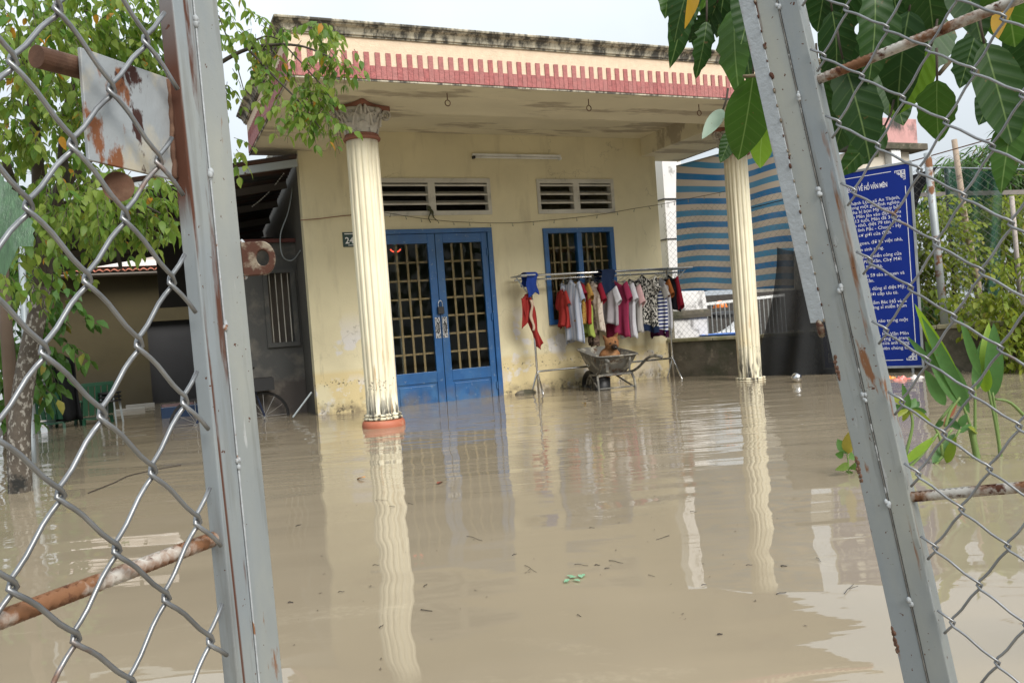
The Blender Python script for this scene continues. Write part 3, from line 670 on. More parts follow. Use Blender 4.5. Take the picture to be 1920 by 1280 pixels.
# lock ring welded on the right edge
rc = Lp(480, 490, -sL*.007); poly = []; R0 = .0145
ex = Lp(447, 490, -sL*.007).x
for i in range(25):
    a = -math.pi/2+math.pi*i/24; poly.append((rc.x+R0*math.cos(a), rc.y+R0*math.sin(a)))
outer = [(ex, rc.y-R0)]+poly+[(ex, rc.y+R0)]
hole = [(rc.x+.0070*math.cos(a), rc.y+.0070*math.sin(a)) for a in [2*math.pi*i/28 for i in range(28)]]
def ringplate(outer, hole, zf, zb):
    b = MB(); n1, n2 = len(outer), len(hole)
    # resample outer by angle round the hole centre
    cx = sum(p[0] for p in hole)/n2; cy = sum(p[1] for p in hole)/n2
    def hit(a):
        best = None; d = (math.cos(a), math.sin(a))
        for i in range(n1):
            x1, y1 = outer[i]; x2, y2 = outer[(i+1) % n1]; den = d[0]*(y2-y1)-d[1]*(x2-x1)
            if abs(den) < 1e-12: continue
            t = ((x1-cx)*(y2-y1)-(y1-cy)*(x2-x1))/den; u = ((x1-cx)*d[1]-(y1-cy)*d[0])/den
            if t > 0 and -1e-6 <= u <= 1+1e-6 and (best is None or t < best): best = t
        return (cx+d[0]*best, cy+d[1]*best)
    n = 56; hr = math.hypot(hole[0][0]-cx, hole[0][1]-cy)
    for i in range(n):
        a, c = 2*math.pi*i/n, 2*math.pi*(i+1)/n
        o0, o1 = hit(a), hit(c); h0, h1 = (cx+hr*math.cos(a), cy+hr*math.sin(a)), (cx+hr*math.cos(c), cy+hr*math.sin(c))
        b.add([(*o0, zf), (*o1, zf), (*h1, zf), (*h0, zf), (*o0, zb), (*o1, zb), (*h1, zb), (*h0, zb)], [(0, 1, 2, 3), (7, 6, 5, 4), (0, 4, 5, 1), (3, 2, 6, 7)])
    return b
M['ringrust'] = pmat('worn_ring_paint', (.19, .155, .11), .5, .3, var=.15, vs_=60, bump=.0005, bs=200, co='obj', layers=(dict(c=(.075, .030, .018), s=60, lo=.42, hi=.52, rough=.9),))
b = ringplate(outer, hole, 0, -.008)
dv = (rc-(iL @ CAM)); dv.y = 0; dv.normalize(); ux = V((0, 1, 0)).cross(-dv).normalized()
if ux.x < 0: ux = -ux
b.v = [tuple(V((ex, y, -sL*.003))+ux*(x-ex)*.74-dv*(z+.004)) for x, y, z in b.v]
obj('lock_ring', b, M['ringrust'], gl_, local=True, bev=.0008)
b = MB()
for i in range(9):
    yy = rc.y-R0+2*R0*i/8; blob(b, (ex+.001+rnd.uniform(-.001, .001), yy, -sL*.002), .0030, 3)
obj('weld_bead', b, M['weld'], gl_, smooth=True, local=True)
# rebar behind the wires
r0, r1 = Lp(-160, 1222, -sL*.013), Lp(416, 1004, -sL*.010)
rebar(gl_, r0+(r0-r1)*1.5, r1)
# wires: lattice through the knots
kx = Lp(235, 410); nW = 11
top = kx.y+Hh*7
wires(gl_, lambda p: p[0] < XA_L+lean*p[1]-.0058, W, Hh, nW, kx.y-Hh*16, top, kx.x-(nW-4)*W, 0)

# ---- right leaf
O2, h2, v2, n2_, W2, H2 = leaf_frame((.857, .7129, 1.1434), (.0173, -.0425, -.0368), (-.0120, .0298, -.0521), 1)
if h2.dot(CR) < 0: h2 = -h2
N2 = h2.cross(v2); mR = frame(O2, h2, v2, N2); iR = mR.inverted(); sR = 1 if (CAM-O2).dot(N2) > 0 else -1
gr_ = thing('gate_leaf', 'right grey steel gate leaf leaning left with a welded flat strip', 'gate', mat4=mR)
def Rp(px, py, w_=0.0): return iR @ onP(px, py, O2+N2*w_, N2)
def ln(p0, p1):
    p, q = Rp(*p0), Rp(*p1); return p, q
pA, qA = ln((1416, 0), (1690, 1280)); pB, qB = ln((1456, 0), (1740, 1280)); pC, qC = ln((1495, 0), (1781, 1280))
lean2 = (qB.x-pB.x)/(qB.y-pB.y); vm = -.1
xA, xB, xC = xat(pA, qA, vm)-lean2*vm, xat(pB, qB, vm)-lean2*vm, xat(pC, qC, vm)-lean2*vm
back = -sR*.026
mA = gate_steel('gate_steel_near', [(xA-.001, xA+.005, .50, RUST)]); mB = gate_steel('gate_steel_far', [(xC-.009, xC+.001, .545, RUSTL)])
# the leaning leaf: strips follow the lean
strip('stile', xA, xB-.0008, min(0, back), max(0, back), mA, -1.35, .75, gr_, lean2)
strip('stile', xB+.0008, xC, min(-sR*.001, back), max(-sR*.001, back), mB, -1.35, .75, gr_, lean2)
b = MB(); b.tube([(xB+lean2*v_, v_, -sR*.0003) for v_ in [-1.2+i*.02 for i in range(98)]], .0010, 6); obj('weld_seam', b, M['seam'], gr_, smooth=True, local=True)
for py in (12, 180, 360, 540, 745, 945, 1130):
    b = MB(); p = Rp(1456+(1740-1456)*py/1280, py); blob(b, (p.x, p.y, sR*.0002), .0042, 5); obj('weld_blob', b, M['weld'], gr_, smooth=True, local=True)
fl0, fl1 = Rp(1385, 0), Rp(1520, 606); fr0 = Rp(1416, 0)
mF = pmat('brushed_flat_steel', (.34, .365, .38), .55, .15, var=.1, vs_=30, bump=.0012, bs=150, co='obj', layers=(dict(c=RUSTL, s=40, st=(1, .5, 1), lo=.55, hi=.60, x=(xA+lean2*.1-.016, xA-.03)[::-1], rough=.9),))
b = MB(); w0, w1 = sR*.001, -sR*.004
xl = lambda v_: fl0.x+(fl1.x-fl0.x)*(v_-fl0.y)/(fl1.y-fl0.y); xr = lambda v_: xA+lean2*v_+.0008
vb, vt = fl1.y, .75
b.hexa([(xl(vb), vb, w1), (xr(vb), vb-.002, w1), (xr(vb), vb-.002, w0), (xl(vb), vb, w0), (xl(vt), vt, w1), (xr(vt), vt, w1), (xr(vt), vt, w0), (xl(vt), vt, w0)])
obj('welded_flat', b, mF, gr_, local=True, bev=.0008)
b = MB()
for i in range(46):
    v_ = vb+(vt-vb)*i/45; b.sphere((xr(v_)+rnd.uniform(-.001, .001), v_, sR*.001), rnd.uniform(.001, .0022), 6, 5, (1, 2.2, 1))
for py in (85, 145, 295): 
    p = Rp(1416+(1690-1416)*py/1280, py); blob(b, (p.x, p.y, sR*.0), .0036, 4)
obj('weld_bead', b, M['ringrust'], gr_, smooth=True, local=True)
rc = Rp(1537, 614, -sR*.004); b = MB()
th = [2*math.pi*i/22 for i in range(22)]
b.tube([(rc.x+.005*math.cos(a)*.6, rc.y+.0095*math.sin(a), -sR*.006+.006*math.cos(a)) for a in th], .0045, 10, closed=True); obj('lock_ring', b, M['ringrust'], gr_, smooth=True, local=True)
for py in (690, 880, 1200):
    b = MB()
    for d_ in (-18, -11, -4, 3, 10, 17):
        p = Rp(1416+(1690-1416)*(py+d_)/1280+4, py+d_); blob(b, (p.x+.001, p.y, -sR*.0012), .0034, 6)
    obj('rust_scab', b, M['rust'], gr_, smooth=True, local=True)
a, c = Rp(1533, 150, -sR*.012), Rp(1905, 0, -sR*.012); rebar(gr_, a, c+(c-a)*1.6, .0052)
a, c = Rp(1700, 932, -sR*.012), Rp(1925, 912, -sR*.012); rebar(gr_, a, c+(c-a)*1.6, .0052)
k0 = Rp(1760, 156); 
# lattice origin from O2 (knot 1708,252); wires run down the leaf
kx = Rp(1708, 252); nW2 = 11
wires(gr_, lambda p: p[0] > xC+lean2*p[1]+.0030, W2, H2, nW2, kx.y-H2*16, kx.y+H2*8, kx.x-3*W2, 0, .0016)
# ------------------------------------------------------------ foliage helpers
def leafmesh(name, L, W, mat, ns=5, fold=.25, curl=.2, jag=0.0, tip=1.0, seed=0):
    rr = random.Random(seed); b = MB(); rows = []
    for i in range(ns+1):
        t = i/ns; w_ = W/2*(math.sin(math.pi*min(1, t**.85))**.75)*(1-.15*t)+(.0 if 0 < i < ns else .0008*L)
        z = -curl*L*t*t; y = L*t
        jl, jr = 1-jag*rr.random(), 1-jag*rr.random()
        rows.append(((-w_*jl, y, z+fold*w_), (0, y, z), (w_*jr, y, z+fold*w_)))
    o = []
    for r_ in rows: o += r_
    fs = []
    for i in range(ns):
        a = i*3; fs += [(a, a+1, a+4, a+3), (a+1, a+2, a+5, a+4)]
    b.add(o, fs); return b.mesh(name, mat, True)
def lmat(p, d, n, s=1.0):  # leaf matrix: y along d, z near n
    d = V(d).normalized(); x = d.cross(V(n))
    if x.length < 1e-4: x = d.orthogonal()
    x.normalize(); z = x.cross(d)
    return frame(p, x*s, d*s, z*s)
def rv(a=1.0): 
    while True:
        q = V((rnd.uniform(-1, 1), rnd.uniform(-1, 1), rnd.uniform(-1, 1)))
        if .01 < q.length < 1: return q.normalized()*a
def joined(name, me_list, mats, mat, parent, kind='stuff'):
    b = MB(); o_ = wloc(parent); T_ = MX.Translation(-o_)
    for me, m4 in zip(me_list, mats):
        mm_ = T_ @ m4; b.add([mm_ @ v_.co for v_ in me.vertices], [tuple(p.vertices) for p in me.polygons])
    ob = bpy.data.objects.new(name, b.mesh(name, mat, True)); COL.objects.link(ob); ob.parent = parent
    if kind: ob['kind'] = kind
    return ob
def twigleaves(c, rad, n, up=.0, per=6, size=(.8, 1.2), droop=.7, spread=.05):
    """compound twigs: pairs of leaflets along short drooping stems inside an ellipsoid"""
    res = []; stems = []
    k = 0
    while k < n:
        q = rv()*(rnd.random()**.45); p = V(c)+V((q.x*rad[0], q.y*rad[1], q.z*rad[2]))
        d = (V((q.x, q.y, q.z*.3))+rv(.6)+V((0, 0, -droop*.6+up))).normalized()
        side = d.cross(V((0, 0, 1)))
        if side.length < .1: continue
        side.normalize(); L = spread*per*.5; pts = [p+d*L*t+V((0, 0, -droop*L*t*t*.6)) for t in (0, .35, .7, 1)]
        stems.append(pts)
        for j in range(per):
            t = (j//2+.6)/(per/2+.3); pp = p+d*L*t+V((0, 0, -droop*L*t*t*.6)); sg = -1 if j % 2 else 1
            ld = (side*sg*.9+d*.5+V((0, 0, -droop))+rv(.35)).normalized()
            nrm = (V((0, 0, 1))+rv(.6)+side*sg*.3).normalized()
            res.append(lmat(pp, ld, nrm, rnd.uniform(*size))); k += 1
    return res, stems
def plant_of(name, label, cat, base, clumps, mats_meshes, stemmat, nparts, group=None, per=6, spread=.05, droop=.7, size=(.8, 1.2), stem_r=.003, vis=None):
    root = thing(name, label, cat, base, group)
    allm = []; st = []
    for c, rad, n in clumps:
        r_, s_ = twigleaves(c, rad, n, per=per, spread=spread, droop=droop, size=size); allm += r_; st += s_
    # the ones nearest the camera are picked out singly
    allm.sort(key=lambda m: (m.translation-CAM).length)
    inv = MX.Translation(-V(root.location))
    for i, m in enumerate(allm[:nparts]): inst('leaf', mats_meshes[i % len(mats_meshes)], root, mat4=inv @ m)
    rest = allm[nparts:]
    if rest: joined('foliage', [mats_meshes[i % len(mats_meshes)] for i in range(len(rest))], rest, mats_meshes[0].materials[0], root)
    b = MB()
    for pts in st: b.tube(pts, [stem_r, stem_r*.8, stem_r*.6, stem_r*.4], 4, cap=False)
    if b.v: obj('twigs', b, stemmat, root, kind='stuff')
    return root

M['leafY'] = leafmat('star_fruit_leaf', (.09, .19, .03), (.26, .335, .075), (.50, .24, .03), .5)
M['leafG'] = leafmat('green_leaf', (.05, .13, .025), (.10, .20, .04), (.3, .25, .05), .35)
M['leafD'] = leafmat('dark_leaf', (.022, .06, .015), (.05, .11, .025), None, .3)
M['leafL'] = leafmat('lime_leaf', (.16, .24, .03), (.30, .34, .05), (.35, .30, .06), .45)
M['bark'] = pmat('lichen_bark', (.085, .07, .055), .95, var=.3, vs_=9, bump=.01, bs=40, layers=(dict(c=(.34, .32, .28), amt=.8, s=34, st=(1, 1, .6), lo=.53, hi=.60), dict(c=(.02, .02, .018), s=7, lo=.5, hi=.6, z=(.25, .35))))
M['twig'] = pmat('dark_twig', (.07, .055, .04), .9)

# ------------------------------------------------------------ left: wing wall, carport, building behind
wg = thing('side_wing', 'grey plastered wall with a barred window beside the cream house', 'outbuilding', (1.3, 11.3, 0))
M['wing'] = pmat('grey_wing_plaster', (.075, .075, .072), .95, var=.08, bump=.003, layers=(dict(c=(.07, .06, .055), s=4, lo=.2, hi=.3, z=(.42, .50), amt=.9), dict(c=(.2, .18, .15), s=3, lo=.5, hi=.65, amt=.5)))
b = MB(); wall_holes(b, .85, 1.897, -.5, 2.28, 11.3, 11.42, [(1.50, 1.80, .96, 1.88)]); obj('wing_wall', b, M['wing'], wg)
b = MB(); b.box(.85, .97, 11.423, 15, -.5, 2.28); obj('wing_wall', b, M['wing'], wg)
b = MB(); b.box(.2, 1.897, 13.25, 13.35, 1.6, 2.6); obj('shade_panel', b, pmat('shade_boards', (.03, .028, .026), .95), wg)  # near-black panel added in place of the deep shade under the lean-to
b = MB(); b.box(.80, 1.897, 11.25, 11.3, 2.283, 2.33); obj('beam', b, pmat('red_oxide_beam', (.10, .03, .025), .8), wg)
b = MB(); b.box(1.44, 1.86, 11.26, 11.297, .90, .957); b.box(1.44, 1.497, 11.27, 11.299, .957, 1.93); b.box(1.80, 1.86, 11.27, 11.299, .957, 1.93); b.box(1.497, 1.80, 11.27, 11.299, 1.88, 1.93); wn = obj('window_frame', b, M['wing'], wg)
for k in range(4):
    b = MB(); xx = 1.53+k*.08; b.tube([(xx, 11.34, .96), (xx, 11.34, 1.88)], .007, 6); obj('window_bar', b, M['vent'], wn)
b = MB(); b.box(1.45, 1.85, 11.6, 11.62, .9, 1.95); obj('window_back', b, M['dark'], wg)
cp = thing('carport_roof', 'dark corrugated lean-to roof on grey purlins left of the house', 'roof', (1.8, 10.5, 3.2))
def cz(x, y): return 3.25-.158*(1.86-x)-(y-10.45)*.118
b = MB(); X0, X1 = -2.1, 1.86
b.grid(lambda u, v_: (X0+(X1-X0)*u, 10.42+3.7*v_, cz(X0+(X1-X0)*u, 10.42+3.7*v_)+.018*math.cos(v_*3.7*2*math.pi/.13)), 4, 240)
o = obj('roof_sheet', b, pmat('rusty_corrugated_sheet', (.045, .047, .05), .6, .3, layers=(dict(c=(.10, .05, .035), s=2.5, st=(.4, 2, 1), lo=.45, hi=.6),)), cp, smooth=True)
md = o.modifiers.new('thick', 'SOLIDIFY'); md.thickness = .004
for yy in (10.5, 11.4, 12.3, 13.2, 14.05):
    b = MB(); b.bar((X0, yy, cz(X0, yy)-.07), (X1, yy, cz(X1, yy)-.07), .05, .09); obj('purlin', b, M['pipe'] if yy < 11 else pmat('dark_purlin', (.08, .07, .065), .8), cp)
for xx in (X0+.1, -.3):
    b = MB(); b.bar((xx, 10.44, cz(xx, 10.5)-.17), (xx, 14.1, cz(xx, 14.1)-.17), .05, .09); obj('beam', b, pmat('dark_beam', (.09, .085, .08), .8), cp)
for px, py, yy in ((64, 800, 12.6), (92, 780, 13.6)):
    p = onY(px, py, yy); b = MB(); b.tube([(p.x, yy, -.5), (p.x, yy, cz(p.x, yy)-.2)], .035, 12); obj('post', b, M['pipe'], cp, smooth=True)
b = MB(); b.tube([onY(38, 430, 9.6), onY(48, 640, 9.3), onY(60, 830, 9.0), onY(64, 900, 8.9)], .032, 12)
tag(obj('grey_pipe', b, M['pipe'], smooth=True), 'pale grey plastic pipe leaning beside the lichen covered trunk', 'pipe')
# chain hanging under the roof, cable
ch = []; c0, c1 = onY(541, 312, 10.9), onY(473, 387, 12.2)
cr_ = thing('tinsel_string', 'white beaded string hanging in a straight line under the lean-to roof', 'string', c0)
b = MB()
for i in range(40): b.sphere(c0.lerp(c1, i/39)+V((0, 0, -.05*math.sin(math.pi*i/39))), .006+.004*(i % 2), 6, 4)
obj('beads', b, M['white'], cr_, kind='stuff')
b = MB(); b.tube(smoothpath([onY(552, 330, 11.2), onY(541, 395, 11.2), onY(526, 440, 11.2), onY(530, 480, 11.2), onY(548, 488, 11.2), onY(563, 470, 10.9)], 5), .009, 6)
tag(obj('hanging_cable', b, M['pipe']), 'grey cable looping down the barred window wall', 'cable')
# building behind, across the small yard
YB = 16.6
bb = thing('rear_building', 'low yellow building with a red tiled eave and dark doorway behind the lean-to', 'building', (0, YB, 0))
M['yel'] = pmat('shaded_dirty_yellow_plaster', (.055, .044, .02), .95, var=.12, layers=(dict(c=(.06, .05, .03), s=2.5, lo=.35, hi=.55, z=(.5, .8), amt=.8),))  # yellow base darkened in place of eave shade; dirt patches low down
M['pinkg'] = pmat('stained_pale_plaster', (.46, .40, .36), .95, var=.1, layers=(dict(c=(.2, .18, .15), s=3, lo=.5, hi=.7, amt=.6),))
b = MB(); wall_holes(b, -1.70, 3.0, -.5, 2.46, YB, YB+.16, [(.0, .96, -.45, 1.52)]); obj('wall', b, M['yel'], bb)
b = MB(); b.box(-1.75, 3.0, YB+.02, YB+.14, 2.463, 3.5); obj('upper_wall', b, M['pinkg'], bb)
b = MB(); b.box(-1.8, 3.0, YB-.34, YB, 2.52, 2.62); obj('ledge', b, M['white'], bb)
ev = MB(); ev.box(-1.82, 3.0, YB-.5, YB-.1, 2.37, 2.40); eo = obj('eave', ev, M['dark'], bb)
tme = MB(); tme.grid(lambda u, v_: (.062*(u-.5)*2*.9, -.34+.34*v_, .034*math.sin(math.pi*u)+.07*v_), 6, 1); tmesh = tme.mesh('eave_tile', pmat('eave_tile_clay', (.42, .15, .09), .8, var=.25, vs_=9), True)
for i in range(40): inst('eave_tile', tmesh, eo, loc=V((-1.76+i*.119, YB-.16, 2.415))-V(bb.location))
b = MB(); b.box(-.1, 1.06, YB+.165, YB+.21, -.5, 1.7); obj('door', b, pmat('dark_door', (.02, .02, .022), .6), bb)
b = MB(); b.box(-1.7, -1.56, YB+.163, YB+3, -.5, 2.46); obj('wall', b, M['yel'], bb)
# clutter in the shade
def chair(x, y, rz, label, z0=-.32):
    r_ = thing('plastic_chair', label, 'chair', (x, y, z0), 'green chairs under the lean-to', MX.Translation((x, y, z0)) @ MX.Rotation(rz, 4, 'Z'))
    g = pmat('green_plastic', (.012, .07, .035), .4)
    b = MB(); b.grid(lambda u, v_: (-.2+.4*u, -.2+.4*v_, .42-.02*math.sin(math.pi*u)), 4, 4); o = obj('seat', b, g, r_, local=True); o.modifiers.new('s', 'SOLIDIFY').thickness = .02
    b = MB()
    for k in range(5): b.hexa([(-.2+k*.084, .2, .45), (-.135+k*.084, .2, .45), (-.135+k*.084, .22, .45), (-.2+k*.084, .22, .45), (-.2+k*.084, .27, .86), (-.135+k*.084, .27, .86), (-.135+k*.084, .29, .86), (-.2+k*.084, .29, .86)])
    b.box(-.21, .215, .265, .295, .86, .91); obj('backrest', b, g, r_, local=True)
    for sx in (-1, 1):
        for sy in (-1, 1):
            b = MB(); b.bar((sx*.18, sy*.18, .42), (sx*.22, sy*.22, 0), .035, .035); obj('leg', b, g, r_, local=True)
        b = MB(); b.tube([(sx*.21, -.18, .42), (sx*.23, -.18, .64), (sx*.22, .24, .66)], .016, 6); obj('armrest', b, g, r_, local=True)
p = onZ(150, 770); chair(p.x, 13.2, R(150), 'green slatted plastic chair beside the black sheet, farther left one')
chair(p.x+.42, 13.3, R(200), 'green slatted plastic chair nearest the stacked black stools')
st_ = thing('stool_stack', 'stack of round black metal stools in front of the yellow wall', 'stools', (-.55, 13.0, -.3))
for k in range(3):
    b = MB(); b.lathe([(.13, 0), (.15, .01), (.15, .03), (.02, .035)], 16, (-.55, 13.0, .30+k*.055)); s = obj('seat', b, M['black'], st_)
    for q in range(4):
        a = q*math.pi/2+.4; b = MB(); b.tube([(-.55+.12*math.cos(a), 13.0+.12*math.sin(a), .30+k*.055), (-.55+.18*math.cos(a), 13.0+.18*math.sin(a), -.3+k*.03)], .010, 6); obj('leg', b, M['pipe'], st_)
b = MB(); px0 = onY(115, 660, 13.0)
b.grid(lambda u, v_: (px0.x-.14+.30*u*(1.0+.2*v_)+.02*math.sin(9*u+3*v_), 12.9+.07*math.sin(u*11)+.05*v_, px0.z-.95*v_-.25*u*(1-v_)*abs(u-.3)), 14, 10)
o = obj('black_sheet', b, fab('black_cloth', (.012, .013, .014)), smooth=True); o.modifiers.new('s', 'SOLIDIFY').thickness = .01; tag(o, 'black plastic sheet draped over a pole at the lean-to edge', 'sheet')
# blue crate, boards floating
cr = thing('blue_crate', 'blue plastic crate half under water by the dark doorway', 'crate', onZ(338, 780))
c0 = V(cr.location)
for k, (bx) in enumerate(((-.25, .25, -.16, -.14), (-.25, .25, .14, .16), (-.25, -.23, -.14, .14), (.23, .25, -.14, .14))):
    b = MB(); b.box(c0.x+bx[0], c0.x+bx[1], c0.y+bx[2], c0.y+bx[3], -.1, .16); obj('side', b, pmat('blue_plastic', (.006, .028, .08), .4), cr, bev=.006)
b = MB(); b.box(c0.x-.24, c0.x+.2, c0.y-.12, c0.y+.12, .05, .19); tag(obj('pink_packet', b, pmat('pink_paper', (.12, .07, .07), .7), bev=.02), 'pinkish packet resting in the blue crate', 'packet')
for px, py, s in ((265, 762, 'pale board floating in front of the yellow wall'), (245, 556+215, 'short white plank floating near the black stools')):
    p = onZ(px, py); b = MB(); b.box(p.x-.25, p.x+.22, p.y-.05, p.y+.05, -.01, .05); tag(obj('plank', b, pmat('pale_board', (.40, .38, .34), .8), bev=.005), s, 'plank')
p = onZ(75, 775); b = MB(); b.grid(lambda u, v_: (p.x-.3+.6*u, p.y-.2+.4*v_+.05*math.sin(7*u), .03+.14*math.sin(math.pi*u)*math.sin(math.pi*v_)+.05*math.sin(9*u+5*v_)), 10, 6); tag(obj('plastic_bag', b, pmat('pale_bag', (.55, .50, .48), .4), smooth=True), 'crumpled pale plastic bag floating by the lean-to posts', 'bag')
# bicycle
bx, by = .86, 11.08
bk = thing('bicycle', 'blue bicycle standing in water against the wing wall behind the gate tube', 'bicycle', (bx, by, 0))
mb_ = pmat('blue_bike_paint', (.012, .02, .05), .35)
for k, xx in enumerate((bx-.38, bx+.45)):
    b = MB(); b.tube([(xx+.30*math.cos(a), by+.05, .02+.30*math.sin(a)) for a in [2*math.pi*i/28 for i in range(28)]], .018, 6, closed=True); w_ = obj('wheel', b, M['black'], bk)
    b = MB()
    for i in range(12): a = 2*math.pi*i/12; b.tube([(xx, by+.05, .02), (xx+.29*math.cos(a), by+.05, .02+.29*math.sin(a))], .003, 4)
    obj('spokes', b, M['chrome'], w_, kind='stuff')
for nm, pts, r_ in (('frame', [(bx-.38, by+.05, .02), (bx-.12, by+.05, .45), (bx+.30, by+.05, .50), (bx+.02, by+.05, -.02), (bx-.12, by+.05, .45)], .016), ('fork', [(bx+.45, by+.05, .02), (bx+.30, by+.05, .55)], .014), ('handlebar', [(bx+.28, by-.22, .66), (bx+.34, by-.15, .66), (bx+.28, by+.05, .6), (bx+.34, by+.24, .66)], .012)):
    b = MB(); b.tube(pts, r_, 8); obj(nm, b, M['chrome'] if nm == 'handlebar' else mb_, bk)
b = MB(); b.sphere((bx-.14, by+.05, .52), .09, 10, 6, (1.4, .7, .4)); obj('saddle', b, M['black'], bk)
b = MB(); b.box(bx+.32, bx+.58, by-.12, by+.16, .36, .52); obj('basket', b, M['black'], bk)
b = MB(); b.tube([onY(549, 782, 10.5), onY(584, 735, 10.58)], .012, 6); tag(obj('metal_rod', b, M['pipe']), 'thin grey rod leaning against the house corner', 'rod')

# ------------------------------------------------------------ star fruit tree
ly_ = [leafmesh('leaf', .092, .050, M['leafY'], 4, .25, .3, seed=1), leafmesh('leaf', .078, .045, M['leafY'], 4, .3, .15, seed=2), leafmesh('leaf', .105, .054, M['leafY'], 4, .2, .4, seed=3)]
tb = onZ(34, 922)
tree_cl = []
def cl(px, py, t, rx, rz, n, ry=None):
    tree_cl.append((at(px, py, t), (rx, ry or rx, rz), int(n*((4.6 if py < 230 else 3.0) if px < 400 else 1.8))))
for q in ((30, 40, 5.2, .45, .35, 95), (140, 30, 5.6, .45, .35, 110), (250, 30, 6.0, .45, .35, 100), (330, 60, 6.2, .35, .4, 60), (60, 150, 5.0, .42, .35, 90), (180, 140, 6.2, .5, .4, 90), (285, 150, 6.6, .4, .4, 60),
          (30, 250, 5.2, .35, .4, 70), (110, 215, 5.6, .4, .3, 80), (20, 440, 5.0, .22, .28, 34), (70, 500, 5.6, .25, .2, 30),
          (150, 370, 5.2, .40, .26, 110), (240, 370, 5.1, .32, .2, 80), (290, 400, 5.2, .2, .12, 50), (100, 400, 5.6, .35, .3, 70), (200, 420, 5.6, .3, .07, 40), (150, 300, 6.4, .5, .3, 60)): cl(*q)
for q in ((430, 40, 6.0, .3, .3, 60), (450, 120, 6.0, .22, .22, 34), (430, 190, 6.0, .06, .3, 16), (500, 60, 6.0, .18, .14, 30), (560, 55, 6.1, .25, .10, 38), (600, 40, 6.2, .10, .06, 14),
          (525, 110, 6.1, .14, .12, 26), (540, 160, 5.9, .20, .14, 40), (620, 105, 5.9, .20, .10, 40), (640, 125, 5.9, .08, .12, 18), (575, 130, 5.9, .16, .08, 20), (585, 165, 5.8, .15, .1, 26),
          (560, 200, 5.8, .16, .10, 36), (600, 205, 5.8, .16, .09, 30), (615, 225, 5.8, .07, .08, 14), (437, 270, 6.0, .05, .14, 12)): cl(*q)
tree = plant_of('star_fruit_tree', 'tree with lichen covered trunk and small yellow-green leaves beside the left gate leaf', 'tree', (tb.x, tb.y, 0), tree_cl, ly_, M['twig'], 300, per=6, spread=.055, droop=.75, stem_r=.0025, size=(.58, 1.02))
b = MB()
tp = [(34, 922, 0), (36, 850, 0), (40, 760, .0), (55, 660, .02), (70, 590, .05), (78, 530, .05)]
pts = [onY(px, py, tb.y+d) for px, py, d in tp]; pts[0] = V((pts[0].x, pts[0].y, -.5))
b.tube(smoothpath([V(p) for p in pts], 5), [.085-.02*min(1, i/20) for i in range(26)], 14); obj('trunk', b, M['bark'], tree, smooth=True)
top = V(pts[-1])
def limb(pxs, t0, t1, r0, r1, mat=None):
    n_ = len(pxs); P = [at(x, y, t0+(t1-t0)*i/(n_-1)) for i, (x, y) in enumerate(pxs)]; sp2 = smoothpath(P, 4); b = MB()
    b.tube(sp2, [r0+(r1-r0)*i/(len(sp2)-1) for i in range(len(sp2))], 8); obj('branch', b, mat or M['bark'], tree, smooth=True)
tt = (top-CAM).dot(_f)
M['dbark'] = pmat('dark_bark', (.055, .045, .035), .95, var=.3, vs_=12)
limb([(78, 535), (85, 460), (100, 380), (150, 310), (230, 250), (290, 190)], tt, 6.2, .075, .02, M['dbark'])
limb([(85, 470), (75, 380), (70, 300), (60, 200), (40, 90)], tt, 5.4, .06, .018, M['dbark'])
limb([(120, 345), (118, 270), (130, 180), (170, 80)], tt-.4, 6.0, .04, .012, M['dbark'])
limb([(78, 520), (40, 400), (10, 300)], tt, 5.0, .05, .02, M['dbark'])
limb([(230, 250), (320, 180), (410, 120), (465, 92), (520, 84), (570, 88), (620, 108)], 6.2, 5.9, .022, .005, M['dbark'])
limb([(465, 92), (510, 140), (560, 190), (600, 240)], 6.0, 5.8, .010, .004, M['dbark'])
limb([(470, 80), (500, 68), (525, 75)], 6.0, 6.0, .008, .004, M['dbark'])
limb([(535, 86), (580, 135), (620, 185), (640, 260)], 5.95, 5.8, .006, .003, M['dbark'])
limb([(410, 30), (440, 110), (460, 180)], 6.1, 6.0, .006, .003, M['dbark'])
limb([(140, 330), (220, 360), (300, 400)], tt-.3, 5.0, .018, .005, M['dbark'])
# second stem standing left of it
b = MB(); b.tube([onY(8, 500, 7.6), onY(12, 620, 7.6), onY(25, 760, 7.5), V(onZ(30, 850))+V((0, 0, -.4))], [.03, .045, .06, .07], 10); t2 = thing('slim_tree', 'slim bare brown stem at the left edge beside the lichen covered trunk', 'tree', onZ(25, 850)); obj('trunk', b, pmat('brown_bark', (.12, .085, .06), .95), t2, smooth=True)
# broad banana leaf at the left edge
bn = thing('banana_plant', 'broad pale green banana leaf with torn edge at the left border', 'plant', at(-40, 520, 3.0))
M['banana'] = pmat('banana_leaf', (.05, .105, .05), .32, var=.35, vs_=14, vst=(6, 6, .6), bump=.003, bs=30, bst=(6, 6, .5), layers=(dict(c=(.26, .34, .28), s=6, lo=.54, hi=.68, amt=.35),))
b = MB(); A_ = at(-125, 265, 2.9); B_ = at(35, 462, 2.8)
b.grid(lambda u, v_: A_.lerp(B_, v_)+CR*((u-.5)*.30*(math.sin(math.pi*(.12+.80*v_))**.8)*(1-.12*abs(math.sin(v_*37))*(u > .8)))+CU*((u-.5)*.10)+V((0, 0, -.05*abs(u-.5)*2)), 10, 26)
obj('leaf', b, M['banana'], bn, smooth=True)
b = MB(); b.tube([at(-90, 700, 3.1), at(-80, 400, 3.0), A_, A_.lerp(B_, .5)], [.02, .018, .014, .006], 8); obj('stem', b, M['banana'], bn, smooth=True)
